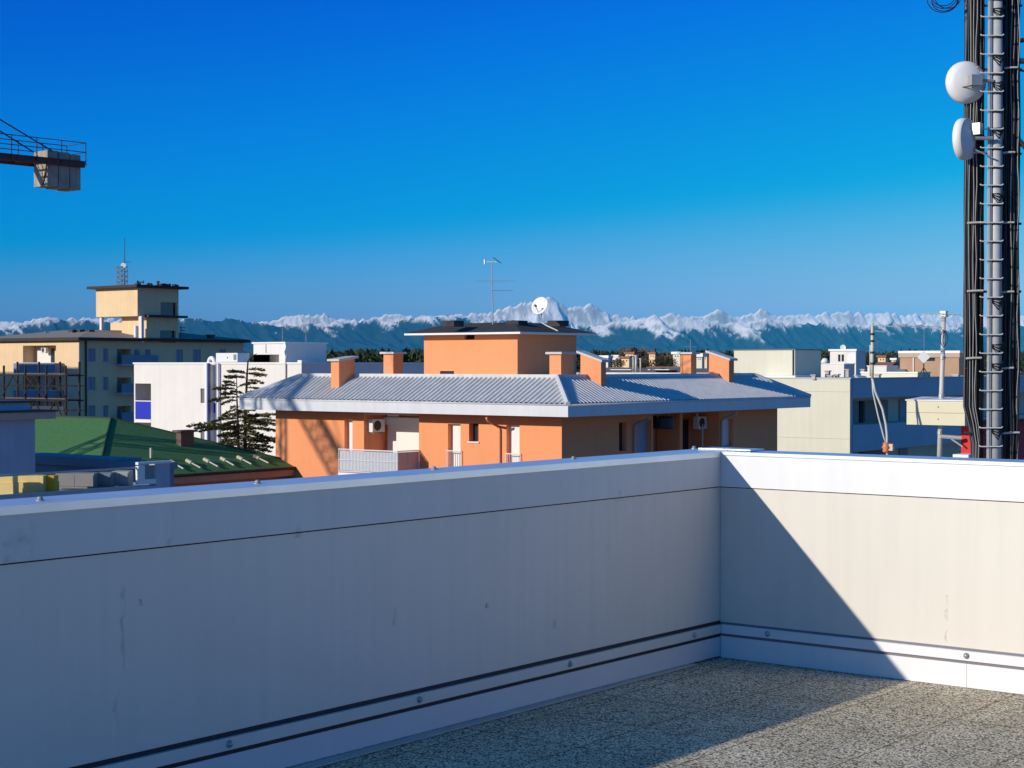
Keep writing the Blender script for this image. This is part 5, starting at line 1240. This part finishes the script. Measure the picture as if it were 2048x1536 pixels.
# ------------------------------------------------------------------ 12. ground, mountains
def ground_mat():
    m = bpy.data.materials.new('town_ground'); m.use_nodes = True; N = m.node_tree.nodes; L = m.node_tree.links; b = N['Principled BSDF']; b.inputs['Roughness'].default_value = .95
    g = N.new('ShaderNodeNewGeometry'); n = N.new('ShaderNodeTexNoise'); n.inputs['Scale'].default_value = .02; n.inputs['Detail'].default_value = 9
    L.new(g.outputs['Position'], n.inputs['Vector']); r = N.new('ShaderNodeValToRGB'); r.color_ramp.elements[0].position = .35; r.color_ramp.elements[1].position = .65
    r.color_ramp.elements[0].color = (.13, .10, .075, 1); r.color_ramp.elements[1].color = (.26, .205, .15, 1); L.new(n.outputs['Fac'], r.inputs['Fac']); L.new(r.outputs['Color'], b.inputs['Base Color'])
    return m
GM = MB(); S_ = 100000; GM.quad((-S_, -3000, 0), (S_, -3000, 0), (S_, S_, 0), (-S_, S_, 0)); tag(GM.build('ground', ground_mat(), None), kind='structure')

rs = np.random.RandomState(4)
PERM = rs.randint(0, 1 << 30, 4096)
def vnoise(x, y):
    xi = np.floor(x).astype(int); yi = np.floor(y).astype(int); fx = x-xi; fy = y-yi
    fx = fx*fx*fx*(fx*(fx*6-15)+10); fy = fy*fy*fy*(fy*(fy*6-15)+10)
    def h(i, j): return (PERM[(i*374761+j*668265+((i*j) & 1023)) & 4095] & 0xffff)/65535.
    return (h(xi, yi)*(1-fx)+h(xi+1, yi)*fx)*(1-fy)+(h(xi, yi+1)*(1-fx)+h(xi+1, yi+1)*fx)*fy
def fbm(x, y, o=5, ridged=False):
    a = 1.; s = 0*x; t = 0
    for k in range(o):
        n = vnoise(x+17.3*k, y+9.1*k)
        s = s+a*((1-np.abs(2*n-1)) if ridged else n); t += a; a *= .5; x = x*2.03; y = y*2.03
    return s/t
def mrange(name, prof, D0, DC, D1, seed, snow, rows=(70, 10), spur=520., carve=.8, jag=2.2, label=''):
    xs = np.arange(-420, 2470, 2.0); P = np.array(prof, float)
    yp = np.interp(xs, P[:, 0], P[:, 1]); yp = yp+4.5*np.clip((yp-604)/12, 0, 1)*(seed < 3); xm = (xs-1024)*DC/F
    yp = yp+(fbm(xm/1500+seed, xm*0+seed, 6)-.5)*2*jag*2.2-(fbm(xm/700+seed*2, xm*0+3.1, 4, True)-.62)*jag*3.2
    H = (768-yp)/F; Hm = np.array([(math.cos(PIT)*v-math.sin(PIT))*DC for v in H])+HC
    ts = np.concatenate([np.linspace(0, 1, rows[0]), 1+np.linspace(.15, 1, rows[1])])
    T, X = np.meshgrid(ts, xs, indexing='ij'); Hg = np.broadcast_to(Hm, T.shape)
    D = np.where(T <= 1, D0+(DC-D0)*T, DC+(D1-DC)*(T-1))
    LX_ = (X-1024)*DC/F; DY_ = D-D0
    wx = (fbm(LX_/3000+seed, DY_/3000, 3)-.5)*2400
    LS_ = LX_+wx*.5+DY_*1.1; R1 = fbm(LS_/spur/2.6+seed, DY_/spur/8+seed, 4, True); R2 = fbm((LS_+wx*.3)/spur*1.3+seed*3, DY_/spur/3.0, 4, True)
    rid = .55*R1+.45*R2
    tt = np.clip(T, 0, 1)
    env = .62*tt**1.15+.38*tt**3
    cz = carve*(1-tt**5)*np.minimum(1, tt*4)
    h = Hg*env*(1-cz*(1-rid)*1.35)
    fine = (fbm(LS_/300+seed, DY_/420, 4, True)-.6)*Hg*.15+(fbm(LS_/110+seed*2, DY_/150, 3, True)-.6)*Hg*.035*(1-.8*tt**6)*np.minimum(1, tt*3)*(1-.93*tt**6)
    h = np.maximum(h+fine, 0)*np.where(T > 1, np.clip(2-T, 0, 1)**1.2, 1)
    h[0, :] = -5; h[-1, :] = -5
    # world position
    u = (X-1024)/F; wxp = u*D*cy-D*sy; wyp = u*D*sy+D*cy
    nr, nc = T.shape
    V = np.stack([wxp, wyp, h], -1).reshape(-1, 3)
    # snow cover from height, steepness and broken by noise
    gy = np.gradient(h, axis=0)/np.maximum(np.gradient(D, axis=0), 1); gx = np.gradient(h, axis=1)/(2*DC/F)
    steep = np.sqrt(gx**2+gy**2)
    nz = fbm(LX_/420+seed, DY_/420, 5)-.5
    sl_ = np.interp(xs, [p[0] for p in snow], [p[1] for p in snow]); slm = (728.4-sl_)/F*DC
    gul = (rid-.62)*900
    sn = (h-slm[None, :]+nz*420+gul*.9+(fbm(LS_/140, DY_/160, 4, True)-.6)*420)/18.; sn = 1/(1+np.exp(-np.clip(sn, -20, 20)))
    sn = sn*(1-.6/(1+np.exp(-np.clip((steep-np.percentile(steep, 97))/.15, -20, 20))))
    idx = np.arange(nr*nc).reshape(nr, nc)
    Q_ = np.stack([idx[:-1, :-1], idx[:-1, 1:], idx[1:, 1:], idx[1:, :-1]], -1).reshape(-1, 4)
    me = bpy.data.meshes.new(name); me.vertices.add(len(V)); me.vertices.foreach_set('co', V.astype(np.float32).ravel())
    me.loops.add(Q_.size); me.loops.foreach_set('vertex_index', Q_.ravel().astype(np.int32)); me.polygons.add(len(Q_))
    me.polygons.foreach_set('loop_start', np.arange(0, Q_.size, 4, dtype=np.int32)); me.polygons.foreach_set('loop_total', np.full(len(Q_), 4, np.int32))
    me.update(calc_edges=True)
    at_ = me.attributes.new('snow_cover', 'FLOAT', 'POINT'); at_.data.foreach_set('value', sn.astype(np.float32).ravel())
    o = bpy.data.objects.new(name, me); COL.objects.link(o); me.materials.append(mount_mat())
    return tag(o, kind='structure')
def mount_mat():
    if 'snowy_mountain' in bpy.data.materials: return bpy.data.materials['snowy_mountain']
    m = bpy.data.materials.new('snowy_mountain'); m.use_nodes = True; N = m.node_tree.nodes; L = m.node_tree.links; b = N['Principled BSDF']; b.inputs['Roughness'].default_value = .9; b.inputs['Specular IOR Level'].default_value = .1
    a = N.new('ShaderNodeAttribute'); a.attribute_name = 'snow_cover'; g = N.new('ShaderNodeNewGeometry')
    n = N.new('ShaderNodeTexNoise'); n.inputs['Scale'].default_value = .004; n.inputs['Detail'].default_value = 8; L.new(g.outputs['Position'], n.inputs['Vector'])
    r = N.new('ShaderNodeValToRGB'); r.color_ramp.elements[0].position = .35; r.color_ramp.elements[1].position = .7; r.color_ramp.elements[0].color = (.012, .035, .04, 1); r.color_ramp.elements[1].color = (.03, .06, .055, 1); L.new(n.outputs['Fac'], r.inputs['Fac'])  # forest green leans blue, some of the haze put into the slope colour
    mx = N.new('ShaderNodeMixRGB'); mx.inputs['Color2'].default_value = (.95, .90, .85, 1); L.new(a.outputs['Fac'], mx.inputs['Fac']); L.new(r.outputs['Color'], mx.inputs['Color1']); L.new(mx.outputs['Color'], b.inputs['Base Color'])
    return m
FAR = [(-420, 640), (-200, 634), (0, 641), (50, 640), (95, 631), (130, 634), (150, 632), (190, 632), (260, 636), (365, 642), (500, 643), (545, 638), (560, 632), (600, 627), (625, 626), (655, 625), (672, 633), (700, 636), (750, 632), (790, 625), (800, 628), (830, 629), (900, 626), (950, 625), (985, 622), (1000, 617), (1024, 612), (1054, 606), (1080, 598), (1096, 596), (1109, 601), (1125, 606), (1139, 612), (1160, 612), (1183, 610), (1200, 617), (1224, 627), (1264, 630), (1294, 635), (1334, 628), (1374, 629), (1404, 630), (1434, 617), (1444, 619), (1454, 627), (1474, 634), (1500, 626), (1521, 615), (1535, 620), (1549, 626), (1579, 630), (1614, 625), (1674, 620), (1714, 621), (1749, 625), (1774, 622), (1804, 627), (1849, 624), (1924, 627), (2048, 626), (2200, 632), (2470, 640)]
MID = [(-420, 655), (-100, 655), (0, 656), (60, 648), (100, 642), (160, 639), (200, 640), (300, 641), (365, 639), (420, 640), (500, 642), (530, 647), (560, 650), (600, 647), (640, 646), (680, 646), (720, 643), (760, 645), (830, 640), (860, 634), (905, 632), (950, 640), (1000, 641), (1080, 648), (1150, 660), (1180, 656), (1224, 646), (1260, 642), (1300, 634), (1334, 628), (1360, 632), (1400, 640), (1440, 646), (1470, 648), (1500, 642), (1540, 641), (1580, 647), (1650, 645), (1700, 650), (1800, 646), (1900, 650), (2048, 652), (2470, 655)]
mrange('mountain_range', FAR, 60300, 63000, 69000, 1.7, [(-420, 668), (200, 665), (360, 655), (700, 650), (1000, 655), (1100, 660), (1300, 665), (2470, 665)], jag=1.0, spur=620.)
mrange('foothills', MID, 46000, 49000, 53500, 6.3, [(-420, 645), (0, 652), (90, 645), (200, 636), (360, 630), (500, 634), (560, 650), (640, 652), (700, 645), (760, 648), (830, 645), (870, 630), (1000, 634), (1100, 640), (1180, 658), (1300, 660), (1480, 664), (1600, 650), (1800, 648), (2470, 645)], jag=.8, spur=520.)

# ------------------------------------------------------------------ 13. air, sky, sun, camera
HAZE = 9e-6
hz_ = MB().box(-95000, 90000, -2500, 95000, -6.0, 2700).build('haze', mat('haze_unused', (.5, .5, .5)), None); tag(hz_, kind='stuff')
hm = bpy.data.materials.new('haze_air'); hm.use_nodes = True; N = hm.node_tree.nodes; L = hm.node_tree.links; N.remove(N['Principled BSDF'])
pv = N.new('ShaderNodeVolumePrincipled'); pv.inputs['Color'].default_value = (.05, .57, 1, 1); pv.inputs['Density'].default_value = HAZE; pv.inputs['Anisotropy'].default_value = -.6
L.new(pv.outputs[0], N['Material Output'].inputs['Volume']); hz_.data.materials.clear(); hz_.data.materials.append(hm)

SUNL = Vector((.36, 1, -.37)); el = math.atan2(.37, math.hypot(.36, 1)); azi = math.atan2(-.36, -1)
w = bpy.data.worlds.new('World'); sc.world = w; w.use_nodes = True; N = w.node_tree.nodes; L = w.node_tree.links; bg = N['Background']
sk = N.new('ShaderNodeTexSky'); sk.sky_type = 'NISHITA'; sk.sun_disc = False; sk.sun_elevation = el; sk.sun_rotation = azi % (2*math.pi)
sk.altitude = 0; sk.air_density = 1.0; sk.dust_density = .2; sk.ozone_density = 4.0
SKY_STR = .1
sep = N.new('ShaderNodeSeparateColor'); cmb = N.new('ShaderNodeCombineColor'); L.new(sk.outputs[0], sep.inputs[0])
for i, (gain, off, lo_, hi_) in enumerate(((1.7, -5.4, 0, 3.4), (1.2, -2.2, 1.05, 5.9), (1.48, 0, 1.5, 7.7))):     # deeper, more saturated clear winter sky
    m_ = N.new('ShaderNodeMath'); m_.operation = 'MULTIPLY_ADD'; m_.inputs[1].default_value = gain; m_.inputs[2].default_value = off; L.new(sep.outputs[i], m_.inputs[0])
    f_ = N.new('ShaderNodeMath'); f_.operation = 'SMOOTH_MAX'; f_.inputs[1].default_value = lo_; f_.inputs[2].default_value = .5 if i < 2 else 0; L.new(m_.outputs[0], f_.inputs[0])
    c_ = N.new('ShaderNodeMath'); c_.operation = 'MINIMUM'; c_.inputs[1].default_value = hi_; L.new(f_.outputs[0], c_.inputs[0]); L.new(c_.outputs[0], cmb.inputs[i])
L.new(cmb.outputs[0], bg.inputs['Color']); bg.inputs['Strength'].default_value = SKY_STR
sd = bpy.data.lights.new('sun', 'SUN'); sd.energy = 4.2; sd.angle = R(.53); sd.color = (1, .92, .80)
so = bpy.data.objects.new('sun', sd); COL.objects.link(so); so.rotation_euler = SUNL.to_track_quat('-Z', 'Y').to_euler(); so.location = (0, -5, 40)

cd = bpy.data.cameras.new('camera'); co = bpy.data.objects.new('camera', cd); COL.objects.link(co); sc.camera = co
cd.sensor_fit = 'HORIZONTAL'; cd.sensor_width = 36; cd.lens = F/2048*36; cd.clip_start = .1; cd.clip_end = 250000
co.location = C0; co.rotation_euler = (math.pi/2-PIT, 0, YAW)
sc.view_settings.view_transform = 'Standard'; sc.view_settings.look = 'None'; sc.view_settings.exposure = 0; sc.view_settings.gamma = 1
sc.render.engine = 'CYCLES'; sc.cycles.use_denoising = True; sc.cycles.max_bounces = 8; sc.cycles.volume_bounces = 1
